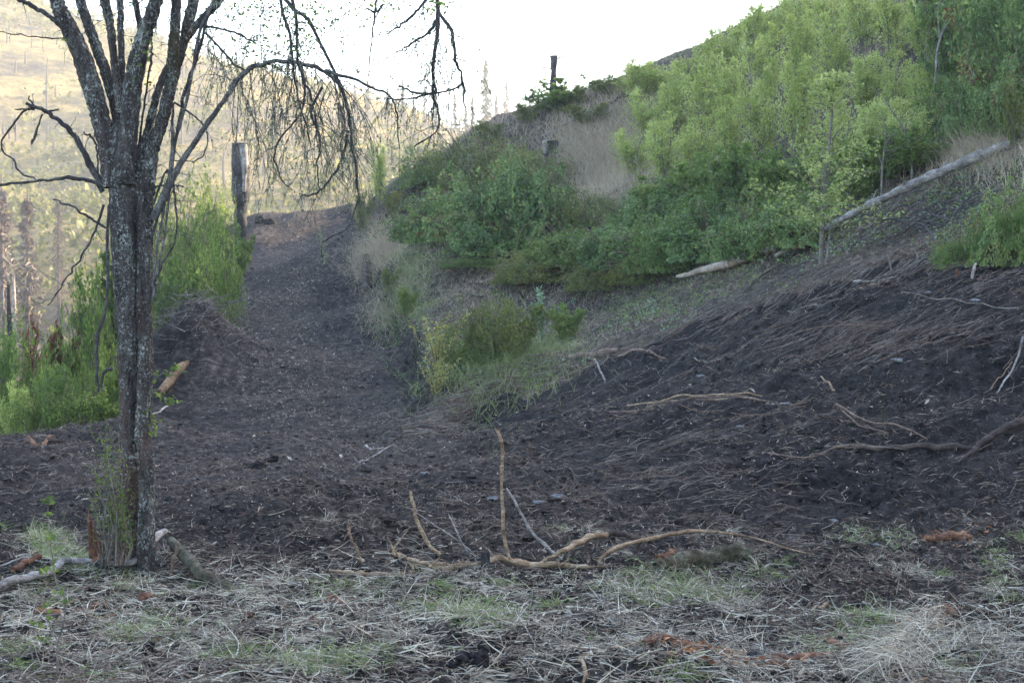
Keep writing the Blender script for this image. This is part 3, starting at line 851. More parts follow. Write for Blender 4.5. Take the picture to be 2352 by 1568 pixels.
# ------------------------------------------------------------ across the valley
def far_hit(px, py):
    px = np.atleast_1d(np.asarray(px, float)); py = np.atleast_1d(np.asarray(py, float))
    a, b = ray(px, py); Y = np.linspace(100, 420, 500)
    X = a[:, None] * Y[None]; Z = CAMZ + b[:, None] * Y[None]
    G_ = HF(X, np.broadcast_to(Y, X.shape)); below = Z < G_
    k = np.where(below.any(1), below.argmax(1), 300); i = np.arange(len(px))
    return np.stack([X[i, k], Y[k], G_[i, k]], 1)

# scrub: nobody could count it
r = np.random.RandomState(4)
n = 5600
X = r.uniform(-165, 120, n); Yv = 108 + 235 * r.uniform(0, 1, n) ** 1.1
keep = (np.abs(X) < Yv * 0.42 + 12) & (fbm2(X * 0.035, Yv * 0.022, 3, 80) + 0.35 * r.normal(size=n) > -0.2)
X, Yv = X[keep], Yv[keep]; Z = HF(X, Yv)
g = Geo(); n = len(X); k = 38
sz = r.uniform(0.7, 2.7, n) * (1 + (r.uniform(0, 1, n) > 0.93) * 1.2)
d = r.normal(size=(n, k, 3)); d[..., 2] = np.abs(d[..., 2]); d /= np.linalg.norm(d, axis=2)[..., None]
C = np.stack([X, Yv, Z], 1)[:, None] + d * (sz[:, None] * r.uniform(0.55, 1.05, (n, k)))[..., None] * np.array([1, 1, 1.05])
leaves(g, C.reshape(-1, 3), np.repeat(0.38 * sz ** 0.6, k), orient(n * k, 0.3, r), asp=0.8, rs=r)
g.link('far_scrub', M['farleaf'], kind='stuff', smooth=False, label='hazy yellow green scrub scattered over the sunlit far hillside')

M['farwood'] = wood_mat('far_snag_wood', (0.05, 0.045, 0.045), (0.12, 0.105, 0.10), (0.25, 0.22, 0.20), 0.6)
M['farwood_p'] = wood_mat('far_snag_pale', (0.07, 0.052, 0.045), (0.15, 0.115, 0.10), (0.26, 0.21, 0.18), 0.6)


def snag_mesh(seed, branches=8, lean=0.0):
    r = np.random.RandomState(seed); g = Geo(); gb = Geo()
    P = [(0, 0, -0.05), (lean * .5 + r.normal(0, .01), 0, .5), (lean, 0, 1.0)]
    SP, SR = smooth_path(P, [0.026, 0.020, 0.011], 8); tube(g, SP, SR, 6)
    for i in range(branches):
        t = r.uniform(0.35, 0.97); az = r.uniform(0, 6.28); L = r.uniform(0.04, 0.13) * (1.3 - t)
        q = np.array([lean * t, 0, t]); e = q + np.array([math.cos(az), math.sin(az), r.uniform(-.5, .4)]) * L
        tube(gb, np.array([q, (q + e) / 2 + [0, 0, .01], e]), [0.004, 0.003, 0.001], 3, cap=False)
    o = [('trunk', g.mesh('trunk', M['farwood']))]
    if branches: o.append(('branches', gb.mesh('branches', M['farwood'])))
    return o

SN = [snag_mesh(1, 0), snag_mesh(2, 10, 0.03), snag_mesh(3, 16, -0.02), snag_mesh(4, 5, 0.05), snag_mesh(5, 24, 0.01)]
GS = 'thin dead tree trunks standing on the far hillside'
SP_ = [(72, 112, 68), (152, 118, 22), (108, 255, 120), (58, 150, 30), (35, 168, 28), (128, 220, 22), (190, 225, 40), (36, 325, 60), (106, 335, 45), (22, 320, 30), (8, 310, 34), (122, 350, 30), (190, 345, 55), (208, 390, 45), (34, 390, 40), (122, 480, 28), (96, 470, 40), (530, 290, 120), (455, 240, 60), (480, 330, 90), (515, 430, 90), (548, 300, 60), (612, 300, 80),
       (605, 400, 60), (630, 260, 50), (672, 330, 50), (700, 230, 40), (735, 215, 45), (610, 200, 40), (585, 210, 30), (520, 205, 40), (418, 330, 130), (400, 280, 80), (885, 300, 90), (760, 290, 50), (930, 320, 60), (985, 325, 90), (1036, 318, 60), (1056, 318, 50), (650, 440, 50), (420, 190, 60), (812, 395, 60), (860, 350, 60), (70, 60, 25), (16, 100, 40)]
for i, (px, py, hh) in enumerate(SP_):
    p = far_hit(px, py)[0]; h = hh / F * p[1]
    put('snag', SN[i % 5], p, i * 1.7, (max(h, 6) * (0.9 if h > 5 else 1.3),) * 2 + (h,), 'thin bare dead tree trunk standing on the hazy far hillside', 'snag', GS)


def conifer(seed, lm, tiers=26, dense=26, dead=False):
    r = np.random.RandomState(seed); g = Geo(); gl = Geo()
    tube(g, np.array([(0, 0, -.03), (0.004, 0, .5), (0, 0, 1.0)]), [0.018, 0.011, 0.002], 6)
    for i in range(tiers):
        t = 0.10 + 0.88 * i / tiers; R = 0.17 * (1.03 - t) ** 0.8 * r.uniform(0.55, 1.15)
        m = 7
        for j in range(m):
            if r.uniform() < 0.22: continue
            az = r.uniform(0, 6.28); L = R * r.uniform(0.6, 1.1)
            d = np.array([math.cos(az), math.sin(az), -0.28 if not dead else -0.75]); q = np.array([0, 0, t])
            tube(g, np.array([q, q + d * L * .6, q + d * L + [0, 0, 0.02 * L]]), [0.003, 0.002, 0.001], 3, cap=False)
            k = dense if not dead else dense // 3
            u = r.uniform(0.15, 1.05, k)
            C = q + d * (L * u)[:, None] + r.normal(0, 0.007, (k, 3)) - np.array([0, 0, 0.012]) * u[:, None]
            leaves(gl, C, 0.020 if dead else 0.034, orient(k, 0.2, r), asp=0.45, rs=r)
    return [('trunk', g.mesh('trunk', M['farwood_p' if dead else 'farwood'])), ('crown', gl.mesh('crown', M[lm], smooth=False))]

CON = [conifer(1, 'needle'), conifer(2, 'needle', 20, 20), conifer(3, 'needle', 30, 18)]
GC = 'hazy conifers on the far ridge'
for i, (px, py, top, lab) in enumerate([(1116, 330, 130, 'tallest hazy conifer spire on the far ridge between the drooping branch and the hill'), (1163, 330, 182, 'second tallest hazy conifer just right of the tallest spire'), (1085, 330, 215, None), (925, 290, 175, None), (975, 300, 195, None), (1000, 300, 210, None), (845, 262, 185, None),
                                        (890, 272, 200, None), (1045, 320, 210, None), (1140, 335, 215, None), (1190, 340, 240, None), (815, 255, 190, None), (790, 250, 205, None), (950, 300, 220, None), (1070, 320, 240, None), (740, 235, 180, None), (560, 175, 120, None), (610, 185, 130, None), (705, 225, 170, None), (480, 150, 90, None)]):
    a = at(px, py, 300 if px > 700 else 305); z0 = float(HF(np.array([a[0]]), np.array([a[1]]))[0])
    tz = float(at(px, top, a[1])[2]); h = tz - z0 + 1
    put('conifer', CON[i % 3], (a[0], a[1], z0 - 1), i * 1.3, (h * (0.8 if h > 8 else 1.1),) * 2 + (h,), lab or 'pale hazy conifer standing on the far ridge line', 'conifer', GC)

# nearer dead conifers on the valley side at the left
M['deadneedle'] = leaf_mat('dead_needles', [(0.0, (0.09, 0.072, 0.066)), (1.0, (0.22, 0.175, 0.155))], 0.1)
DC = conifer(9, 'deadneedle', 34, 24, dead=True)
for px, base, top, Y, lab in ((65, 700, 425, 90, 'dead pinkish brown conifer with drooping bare boughs at the left'), (5, 680, 400, 95, 'dead brown conifer cut by the left picture edge'), (135, 560, 450, 120, 'small dead brown conifer between the far snags and the big tree')):
    p = at(px, base, Y); tz = at(px, top, Y)[2]
    hz = float(np.maximum(HF(p[0:1], p[1:2])[0], -30)) if Y > 100 else float(H(p[0:1], p[1:2])[0])
    h = tz - hz
    put('dead_conifer', DC, (p[0], p[1], hz), px, (h * 0.95, h * 0.95, h), lab, 'dead tree', 'dead brown conifers on the left')
M['pale_wood'] = wood_mat('bleached_wood', (0.12, 0.09, 0.075), (0.36, 0.29, 0.25), (0.58, 0.51, 0.46), 14, (.5, 1, .4))
M['char'] = wood_mat('charred_wood', (0.008, 0.008, 0.009), (0.022, 0.021, 0.022), (0.07, 0.065, 0.065), 14, (1, 1, .35))


def pole(name, px, base, top, Y, wpx, mat, label, jag=0.05):
    p = spot(px, Y); tz = at(px, top, Y)[2]; rr = wpx / F * Y / 2
    g = Geo(); P = [(p[0], p[1], p[2] - .2), (p[0] + .02, p[1], (p[2] + tz) / 2), (p[0], p[1], tz)]
    SP, SR = smooth_path(P, [rr * 1.1, rr, rr * .85], 24); SR = SR.copy()
    tube(g, SP, SR, 12, disp=wood_disp(rr * .25, 3 / rr * .2, 7, 0.2))
    g.V[0][-12:, 2] += np.random.RandomState(int(px)).uniform(-jag, jag * 4, 12)
    return g.link(name, M[mat], base=p, label=label, cat='snag')
pole('bleached_snag', 32, 800, 642, 50, 8, 'pale_wood', 'bright bleached broken snag lit at the left edge', 0.1)
pole('charred_snag', 21, 800, 655, 49, 12, 'char', 'black charred snag just left of the bleached one', 0.05)
pole('brown_snag', 6, 800, 660, 52, 7, 'farwood_p', 'thin brown broken snag at the left picture edge', 0.05)

# ------------------------------------------------------------ the big lichen-covered tree
m, nt = _mat('lichen_bark')
v = wpos(nt)
str_ = noise_tex(nt, 9, 6, 0.65, v, (3.2, 3.2, 0.55))
fi = noise_tex(nt, 60, 4, 0.7, v, (1.5, 1.5, 0.7))
base = ramp(nt, math_(nt, 'ADD', math_(nt, 'MULTIPLY', str_, .6), math_(nt, 'MULTIPLY', fi, .4)), [(0.35, (0.009, 0.0075, 0.0085)), (0.49, (0.05, 0.042, 0.039)), (0.68, (0.145, 0.12, 0.11))])
red = noise_tex(nt, 2.2, 4, 0.6, v, (3, 3, 0.5))
base = mixc(nt, math_(nt, 'MULTIPLY', ramp(nt, red, [(0.56, (0, 0, 0)), (0.66, (1, 1, 1))]), 0.55), base, (0.085, 0.042, 0.032))
moss = noise_tex(nt, 2.6, 5, 0.65, v, (2, 2, 0.55))
base = mixc(nt, math_(nt, 'MULTIPLY', ramp(nt, moss, [(0.62, (0, 0, 0)), (0.70, (1, 1, 1))]), 0.8), base, (0.06, 0.048, 0.014))
spots = noise_tex(nt, 80, 5, 0.75, v, (1, 1, 0.7)); patch = noise_tex(nt, 7, 4, 0.7, v, (1.4, 1.4, 0.5))
sp = math_(nt, 'ADD', spots, math_(nt, 'MULTIPLY', patch, 0.55))
lm = ramp(nt, sp, [(0.815, (0, 0, 0)), (0.86, (1, 1, 1))])
lc = ramp(nt, noise_tex(nt, 20, 2, 0.5, v), [(0.4, (0.14, 0.15, 0.125)), (0.6, (0.40, 0.41, 0.38))])
base = mixc(nt, math_(nt, 'MULTIPLY', lm, 0.9), base, lc)
h = math_(nt, 'ADD', math_(nt, 'MULTIPLY', str_, 1.0), math_(nt, 'ADD', math_(nt, 'MULTIPLY', fi, 0.4), math_(nt, 'MULTIPLY', lm, 0.15)))
surf(nt, base, 0.9, h, 0.9, 0.02, 0.2)
M['bark'] = m
M['twig'] = wood_mat('twig_bark', (0.018, 0.015, 0.017), (0.045, 0.038, 0.04), (0.13, 0.125, 0.11), 60)
M['greybranch'] = wood_mat('grey_branch_bark', (0.03, 0.026, 0.026), (0.105, 0.096, 0.092), (0.27, 0.26, 0.245), 40, (1, 1, .6))
M['lichen'] = leaf_mat('hanging_lichen', [(0.0, (0.10, 0.12, 0.085)), (0.6, (0.18, 0.21, 0.15)), (1.0, (0.30, 0.33, 0.25))], 0.3)

TY = 9.85
_tb = hit1(300, 1288)
TREE = empty('lichen_covered_tree', _tb, label='big lichen-covered tree with twin fused trunk and drooping bare twigs', cat='tree')


def tp(L, dy=0.0):
    """picture points (px, py, radius px[, depth offset]) -> points and radii at the tree"""
    P = []; R = []
    for q in L:
        Y = TY + dy + (q[3] if len(q) > 3 else 0)
        P.append(at(q[0], q[1], Y)); R.append(q[2] / F * Y)
    return np.array(P), np.array(R)


def bark_disp(V, N_, R):
    k = np.minimum(R / 0.12, 1.0)
    q = V * np.array([16, 16, 2.0]); q2 = V * np.array([38, 38, 9.0]); q3 = V * np.array([90, 90, 55.0])
    a = np.arctan2(N_[:, 1], N_[:, 0])
    return k * (0.016 * noise3(q, 11) + 0.009 * noise3(q2, 12) + 0.004 * noise3(q3, 13)) + k * 0.012 * noise3(V * np.array([7, 7, 0.6]), 15) + (1 - k) * R * 0.28 * noise3(V * 60, 14)


def limb(name, L, n, sides, dy=0.0, mat='bark', parent=None, label=None):
    P, R = tp(L, dy); R = R * 0.82; SP, SR = smooth_path(P, R, n)
    g = Geo(); tube(g, SP, SR, sides, disp=bark_disp)
    o = g.link(name, M[mat], parent or TREE, base=_tb)
    if label: o['label'] = label
    return SP, SR


limb('trunk', [(284, 1330, 52), (288, 1285, 47), (290, 1210, 36), (293, 1120, 29), (296, 1045, 25), (294, 1000, 24), (294, 900, 26), (295, 800, 31), (290, 690, 32), (285, 600, 36), (283, 520, 38), (284, 440, 42), (281, 380, 36), (272, 330, 24), (268, 280, 12)], 280, 60, label='left half of the fused trunk')
limb('trunk', [(332, 1340, 34, -.07), (334, 1285, 29, -.07), (336, 1200, 24, -.07), (337, 1120, 22, -.06), (336, 1045, 21, -.05), (326, 1000, 21, -.04), (331, 900, 22, -.04), (334, 800, 21, -.02), (329, 690, 23, 0), (330, 600, 22, .02), (328, 520, 28, .03), (324, 440, 34, .03), (326, 380, 33, .03), (332, 330, 15, .03), (338, 300, 8, .03)], 260, 48, label='slimmer right half of the fused trunk')
limb('root_flare', [(268, 1240, 18, -.05), (252, 1275, 22, -.08), (226, 1300, 14, -.14)], 24, 20)
limb('root_flare', [(345, 1240, 14, -.05), (362, 1280, 14, -.1), (376, 1300, 9, -.14)], 24, 20)
LIMBS = [
    [(262, 430, 34), (252, 350, 30), (240, 300, 28), (226, 250, 26), (206, 185, 25), (188, 130, 24), (165, 80, 25), (142, 30, 22), (118, -30, 20), (100, -80, 18)],
    [(275, 300, 18, .05), (262, 230, 17, .06), (245, 170, 16, .07), (228, 125, 15, .08), (213, 85, 15, .1), (197, 40, 14, .12), (184, 0, 15, .14), (175, -60, 13, .16)],
    [(278, 260, 13, -.05), (268, 180, 12, -.06), (260, 110, 11, -.07), (252, 50, 12, -.08), (240, 0, 13, -.1), (230, -60, 12, -.1)],
    [(285, 420, 30, -.05), (290, 340, 27, -.08), (298, 250, 25, -.1), (306, 180, 23, -.12), (322, 110, 21, -.14), (342, 50, 20, -.16), (360, 0, 19, -.2), (380, -60, 17, -.2)],
    [(283, 230, 10, .1), (280, 150, 10, .12), (277, 80, 10, .14), (276, 20, 10, .16), (274, -60, 9, .16)],
    [(332, 430, 26, .02), (347, 350, 19, 0), (368, 290, 17, -.02), (384, 230, 17, -.04), (394, 170, 16, -.06), (399, 100, 15, -.08), (402, 40, 15, -.1), (406, -40, 14, -.1)],
    [(320, 400, 18, .12), (336, 320, 13, .14), (352, 250, 11, .16), (366, 200, 11, .18), (390, 150, 10, .2), (420, 100, 10, .22), (455, 55, 11, .24), (500, 5, 11, .26), (530, -40, 10, .28)],
    [(398, 200, 9, .05), (412, 140, 10, .05), (424, 90, 13, .05), (436, 40, 14, .05), (447, -10, 13, .05), (452, -60, 12, .05)],
    [(300, 300, 11, .2), (318, 200, 10, .22), (330, 120, 9, .24), (322, 60, 8, .25), (310, 0, 8, .25), (300, -60, 7, .25)]]
for i, L in enumerate(LIMBS):
    limb('limb', L, 130 if L[0][2] > 20 else 90, 30 if L[0][2] > 20 else 18)

TWP = []; TWR = []; TW = Geo(); LI = Geo(); LF = Geo(); TR = np.random.RandomState(12); LIP = []; LFP = []


def twig(p, d, L, r, droop, depth, wander=0.35, dens=9.0):
    n = 7; P = [np.array(p, float)]; v = np.array(d, float); v /= np.linalg.norm(v)
    for k in range(n - 1):
        v = v + TR.normal(0, wander / 2.5, 3); v[2] -= droop * 0.25; v /= np.linalg.norm(v)
        P.append(P[-1] + v * L / (n - 1))
    P = np.array(P)
    rr = 0.66 * np.linspace(r, max(r * 0.3, 0.0009), n) * (1 + 0.25 * TR.uniform(-1, 1, n))
    TWP.append(P); TWR.append(rr)
    m = int(L * 26 * TR.uniform(0.2, 1.6))
    if m:
        t = TR.uniform(0, 1, m) * (n - 1); k = np.minimum(t.astype(int), n - 2); f = (t - k)[:, None]
        LIP.append(P[k] * (1 - f) + P[k + 1] * f + TR.normal(0, 0.003, (m, 3)))
    if depth > 0:
        for j in range(max(1, int(L * dens))):
            t = TR.uniform(0.15, 0.98) * (n - 1); k = int(t); q = P[k] * (1 - t + k) + P[min(k + 1, n - 1)] * (t - k)
            dd = (P[min(k + 1, n - 1)] - P[k]); dd = dd / (np.linalg.norm(dd) + 1e-9) + TR.normal(0, 0.65, 3)
            twig(q, dd, L * TR.uniform(0.25, 0.6), max(r * 0.55, 0.0012), droop, depth - 1, wander, dens)
    return P


def branch(L, mat='twig', n=60, sides=10, side_len=0.35, side_n=14, droop=0.9, depth=1, dy=0.0, t0=0.1, dens=9, name='branch'):
    P, R = tp(L, dy); R = R * 0.78; SP, SR = smooth_path(P, R, n)
    SP = SP + 0.012 * np.stack([noise2(np.arange(n) * .35, np.full(n, L[0][0] * .37 + c), 90 + c) for c in range(3)], 1) * np.linspace(0, 1, n)[:, None]
    g = Geo(); tube(g, SP, SR, sides, disp=bark_disp)
    g.link(name, M[mat], TREE, base=_tb)
    for j in range(side_n):
        k = int(n * TR.uniform(t0, 0.99)); q = SP[min(k, n - 1)]
        tdir = SP[min(k + 1, n - 1)] - SP[max(k - 1, 0)]; tdir = tdir / (np.linalg.norm(tdir) + 1e-9)
        twig(q, tdir * 0.6 + TR.normal(0, 0.6, 3), side_len * TR.uniform(0.35, 1.2), max(min(SR[min(k, n - 1)] * 0.5, 0.0045), 0.0018), droop, depth, dens=dens)
    return SP


branch([(352, 505, 13), (377, 450, 12), (402, 398, 9), (430, 354, 8.5), (461, 308, 8), (490, 265, 7.5), (517, 227, 7.5), (535, 197, 8), (552, 176, 8), (583, 153, 8), (633, 142, 6.5), (683, 142, 6), (733, 157, 6), (777, 173, 5)], 'greybranch', 120, 14, 0.75, 30, 1.3, 2, t0=0.55, dens=6)
branch([(733, 157, 5), (765, 180, 5), (784, 205, 5), (797, 245, 5), (806, 300, 4.5), (813, 350, 4), (819, 410, 3), (822, 470, 2)], side_len=0.5, side_n=18, droop=1.2, depth=2, dens=6)
branch([(777, 173, 5), (815, 182, 4), (855, 203, 3.5), (890, 215, 3), (908, 250, 2.5), (914, 300, 2), (917, 340, 1.5)], side_len=0.35, side_n=12, droop=1.1)
branch([(806, 290, 4), (790, 215, 4), (770, 170, 4), (745, 120, 5), (722, 70, 5), (700, 40, 6), (660, 8, 6), (630, -30, 6)], side_len=0.45, side_n=14, droop=1.2, depth=1)
branch([(800, 300, 4), (790, 350, 4), (768, 400, 3.5), (730, 440, 3), (690, 452, 2)], side_len=0.3, side_n=12)
branch([(740, 200, 4), (715, 260, 4), (735, 320, 3), (728, 380, 3), (737, 450, 1.5)], side_len=0.5, side_n=16, depth=2, dens=6)
branch([(690, 142, 4), (700, 200, 3.5), (690, 260, 3), (650, 310, 3), (630, 350, 2.5), (640, 400, 2), (670, 440, 1.5)], side_len=0.45, side_n=16, depth=2, dens=6)
branch([(640, -30, 5), (650, 30, 5), (665, 80, 4.5), (672, 130, 4), (680, 200, 3), (700, 280, 2.5), (715, 330, 2)], side_len=0.5, side_n=22, depth=1)
branch([(660, -40, 5), (680, 40, 5), (682, 100, 4), (690, 160, 4), (720, 240, 3), (730, 330, 2)], side_len=0.5, side_n=20, depth=1)
branch([(1006, -40, 6), (1004, 0, 6), (1006, 40, 7), (1003, 90, 5), (996, 140, 5), (994, 200, 4), (995, 225, 4), (1005, 255, 3.5), (1010, 285, 3), (990, 315, 2.5), (950, 340, 2)], side_len=0.42, side_n=26, droop=0.9, depth=2, dens=6)
branch([(1008, 30, 5), (1020, 46, 5), (1036, 70, 5), (1042, 100, 4.5), (1046, 135, 4), (1056, 165, 3.5), (1064, 200, 3), (1068, 245, 2)], side_len=0.35, side_n=16, droop=0.9, depth=1)
branch([(1004, -30, 5), (975, 5, 4), (950, 35, 3.5), (920, 60, 3), (890, 78, 2)], side_len=0.3, side_n=12, droop=0.5)
branch([(1004, 45, 5), (985, 75, 4), (955, 95, 3), (925, 115, 2), (905, 124, 1.5)], side_len=0.25, side_n=8, droop=0.6)
branch([(996, 190, 4), (1000, 212, 3.5), (960, 215, 3), (920, 200, 2.5), (915, 198, 1.5)], side_len=0.3, side_n=10)
branch([(1066, 190, 3), (1040, 205, 3), (1000, 215, 3), (940, 225, 2.5), (890, 228, 1.5)], side_len=0.35, side_n=16, depth=1)
branch([(866, -20, 2.5), (860, 40, 2.5), (852, 100, 2), (845, 170, 1.5)], side_len=0.2, side_n=6)
branch([(880, 10, 3), (865, 28, 3), (840, 22, 2)], side_len=0.15, side_n=4)
# left side
branch([(236, 425, 12), (222, 405, 10), (205, 375, 9), (190, 345, 8), (172, 315, 7.5), (150, 290, 7), (125, 270, 6.5), (100, 255, 6), (80, 247, 5.5), (63, 237, 4)], side_len=0.12, side_n=10, droop=0.2, t0=0.3, depth=0)
branch([(78, 246, 3), (55, 255, 3), (38, 275, 3), (20, 300, 3.5), (3, 325, 3), (8, 350, 3), (30, 370, 3), (45, 395, 3), (70, 408, 2.5), (82, 412, 1.5)], side_len=0.08, side_n=10, depth=0)
branch([(84, 250, 3), (72, 236, 2.5), (64, 222, 2)], side_n=2, side_len=0.06, depth=0, n=12)
branch([(80, 252, 3), (55, 251, 2.5), (32, 251, 1.5)], side_n=3, side_len=0.06, depth=0, n=16)
branch([(108, 258, 3), (122, 254, 3), (138, 250, 1.5)], side_n=2, side_len=0.06, depth=0, n=12)
branch([(98, 262, 2), (88, 285, 3), (80, 310, 4.5), (76, 332, 3.5)], side_n=2, side_len=0.04, depth=0, n=20)
branch([(236, 440, 8), (222, 422, 6), (205, 414, 5.5), (180, 411, 5), (153, 408, 5.5), (120, 414, 4.5), (85, 416, 4), (50, 421, 4), (20, 423, 4), (-30, 424, 3)], side_len=0.06, side_n=10, depth=0)
branch([(244, 524, 4), (218, 508, 4), (190, 490, 3.5), (160, 472, 3), (124, 457, 2)], side_len=0.06, side_n=6, depth=0)
branch([(158, 82, 7), (140, 62, 6), (115, 40, 7), (85, 20, 6.5), (55, 4, 6), (20, -12, 5)], side_len=0.1, side_n=3, depth=0)
branch([(155, 88, 2.5), (120, 88, 2), (60, 82, 1.5), (-10, 72, 1.2)], side_len=0.1, side_n=4, depth=0)
branch([(232, 440, 4), (225, 390, 3), (224, 350, 3), (215, 320, 3), (195, 305, 2)], side_len=0.08, side_n=5, depth=0)
branch([(238, 470, 4), (222, 520, 3.5), (205, 560, 3), (180, 600, 3), (150, 640, 2.5), (110, 700, 2)], side_len=0.3, side_n=5, depth=1, droop=0.4)
branch([(250, 470, 4, -.1), (246, 560, 4, -.1), (248, 640, 4, -.1), (240, 720, 4, -.12), (225, 770, 5, -.14), (222, 830, 5, -.14), (228, 900, 3, -.14)], side_len=0.15, side_n=5, depth=0)
branch([(258, 845, 6), (245, 850, 5), (235, 865, 4), (228, 890, 3)], side_len=0.1, side_n=3, depth=0, n=20)
# thin shoots right of the trunk
for L in ([(345, 560, 4), (365, 490, 4), (390, 400, 5), (405, 310, 5), (420, 230, 5), (435, 180, 6), (460, 100, 5), (480, 30, 4)], [(350, 660, 4), (362, 560, 4), (378, 470, 4.5), (396, 380, 6), (397, 300, 4.5), (398, 235, 3)], [(350, 690, 4), (366, 600, 4), (378, 540, 4), (388, 440, 3.5), (394, 350, 4), (415, 290, 4), (432, 220, 5), (445, 150, 5), (465, 60, 5), (500, -20, 5)],
          [(400, 235, 3), (430, 255, 3), (455, 275, 2.5), (472, 300, 2), (474, 340, 2), (455, 365, 2), (400, 368, 1.5)], [(396, 390, 4), (400, 440, 3.5), (405, 490, 3), (406, 520, 3), (400, 560, 3), (375, 600, 4), (360, 640, 4), (352, 680, 4)], [(352, 470, 4), (378, 400, 3), (392, 392, 3)], [(350, 430, 3), (390, 425, 2.5), (420, 428, 2)],
          [(310, 400, 4), (330, 250, 3), (345, 150, 3), (350, 105, 3)], [(470, 60, 4), (520, 70, 3.5), (560, 85, 3), (605, 103, 2)], [(470, 75, 4), (500, 105, 4), (530, 140, 3.5), (565, 168, 3)]):
    branch(L, 'greybranch' if L[0][2] == 4 and L[0][1] > 600 else 'twig', side_len=0.22, side_n=9, depth=1, droop=0.6)
# hanging curtains of twigs
for i in range(18):
    px = TR.uniform(415, 600); py = TR.uniform(55, 140); q = at(px, py, TY + TR.uniform(-.5, .6))
    twig(q, (TR.normal(0, .4), TR.normal(0, .3), -1), TR.uniform(.35, .7), 0.003, 0.5, 1, 0.4, 8)
for i in range(22):
    px = TR.uniform(600, 800); py = TR.uniform(130, 300); q = at(px, py, TY + TR.uniform(-.5, .6))
    twig(q, (TR.normal(0, .5), TR.normal(0, .3), -1), TR.uniform(.3, .65), 0.003, 0.5, 1, 0.4, 8)
for i in range(10):
    px = TR.uniform(1000, 1016); py = TR.uniform(30, 160); q = at(px, py, TY)
    twig(q, (TR.normal(-.35, .4), TR.normal(0, .3), -1), TR.uniform(.3, .55), 0.003, 0.4, 1, 0.4, 8)
for i in range(34):
    px = TR.uniform(640, 1060); q = at(px, TR.uniform(-50, 60), TY + TR.uniform(-.3, .6))
    twig(q, (TR.normal(0, .5), TR.normal(0, .3), -.8), TR.uniform(.15, .38), 0.0022, 0.5, 1, 0.45, 8)
# high crown twigs crossing the top edge
for i in range(44):
    px = TR.uniform(180, 640); q = at(px, TR.uniform(-60, 60), TY + TR.uniform(-.3, .8))
    twig(q, (TR.normal(0.3, .7), TR.normal(0, .3), TR.normal(0, .5)), TR.uniform(.25, .55), 0.0035, 0.2, 1, 0.5, 8)
tubes_many(TW, np.array(TWP), np.array(TWR), 4)
TW.link('twigs', M['twig'], TREE, base=_tb, kind='stuff')
C = np.concatenate(LIP); r = TR
leaves(LI, C, 0.014, orient(len(C), 0.1, r), asp=0.8, rs=r)
# strands hanging from the densest twigs
hs = np.array([c for c in C if (c[2] > 2.2 and r.uniform() < 0.22)])
blades(LI, hs, np.tile([0, 0, -1.0], (len(hs), 1)) + r.normal(0, 0.15, (len(hs), 3)), r.uniform(0.02, 0.09, len(hs)), 0.004, 0.3, rs=r)
for px, py in ((742, 560), (735, 540), (745, 590)):      # pale clumps at the tips over the track
    q = at(px, py, TY) + r.normal(0, 0.012, (40, 3)) * [1, 1, 2]
    leaves(LI, q, 0.02, orient(40, 0, r), asp=0.6, rs=r)
LI.link('lichen', M['lichen'], TREE, base=_tb, kind='stuff', smooth=False)
branch([(822, 460, 2.5), (800, 520, 2.5), (760, 545, 2.5), (738, 560, 2), (742, 600, 1.5)], side_len=0.12, side_n=0, n=24)
# small leaves at the top
q = []
for px, py, sx, sy, k in ((560, 20, 60, 30, 70), (690, 30, 70, 35, 120), (620, 110, 60, 30, 60), (880, 15, 60, 25, 50), (1000, 15, 25, 20, 60), (1040, 12, 40, 12, 20), (700, 90, 40, 40, 60), (320, 160, 25, 50, 60), (335, 100, 12, 50, 40), (150, 92, 14, 4, 10), (600, 60, 120, 60, 120), (412, 208, 5, 5, 3), (800, 40, 80, 40, 60)):
    for j in range(int(k * 1.1)):
        q.append(at(px + r.normal(0, sx * .6), py + r.normal(0, sy * .6), TY + r.uniform(-.4, .6)))
leaves(LF, np.array(q), 0.028, orient(len(q), 0.3, r), asp=0.55, rs=r)
LF.link('leaves', M['bright'], TREE, base=_tb, kind='stuff', smooth=False)

# leafy spray of its own low on the trunk
g = Geo(); gl = Geo(); b = at(345, 880, TY)
for L in ([(345, 880), (368, 860), (400, 852), (412, 850)], [(345, 900), (362, 905), (385, 915), (400, 930)], [(345, 930), (350, 990), (357, 960)]):
    P = [at(x, y, TY - .05) for x, y in L]; SP, SR = smooth_path(P, np.linspace(.003, .001, len(P)), 9); tube(g, SP, SR, 4, cap=False)
    leaves(gl, SP[TR.randint(1, 9, 22)] + TR.normal(0, .018, (22, 3)), 0.04, orient(22, .4, TR), asp=.6, rs=TR)
g.link('side_shoot', M['stem'], TREE, base=_tb); gl.link('side_shoot_leaves', M['bright'], TREE, base=_tb, smooth=False, kind='stuff')

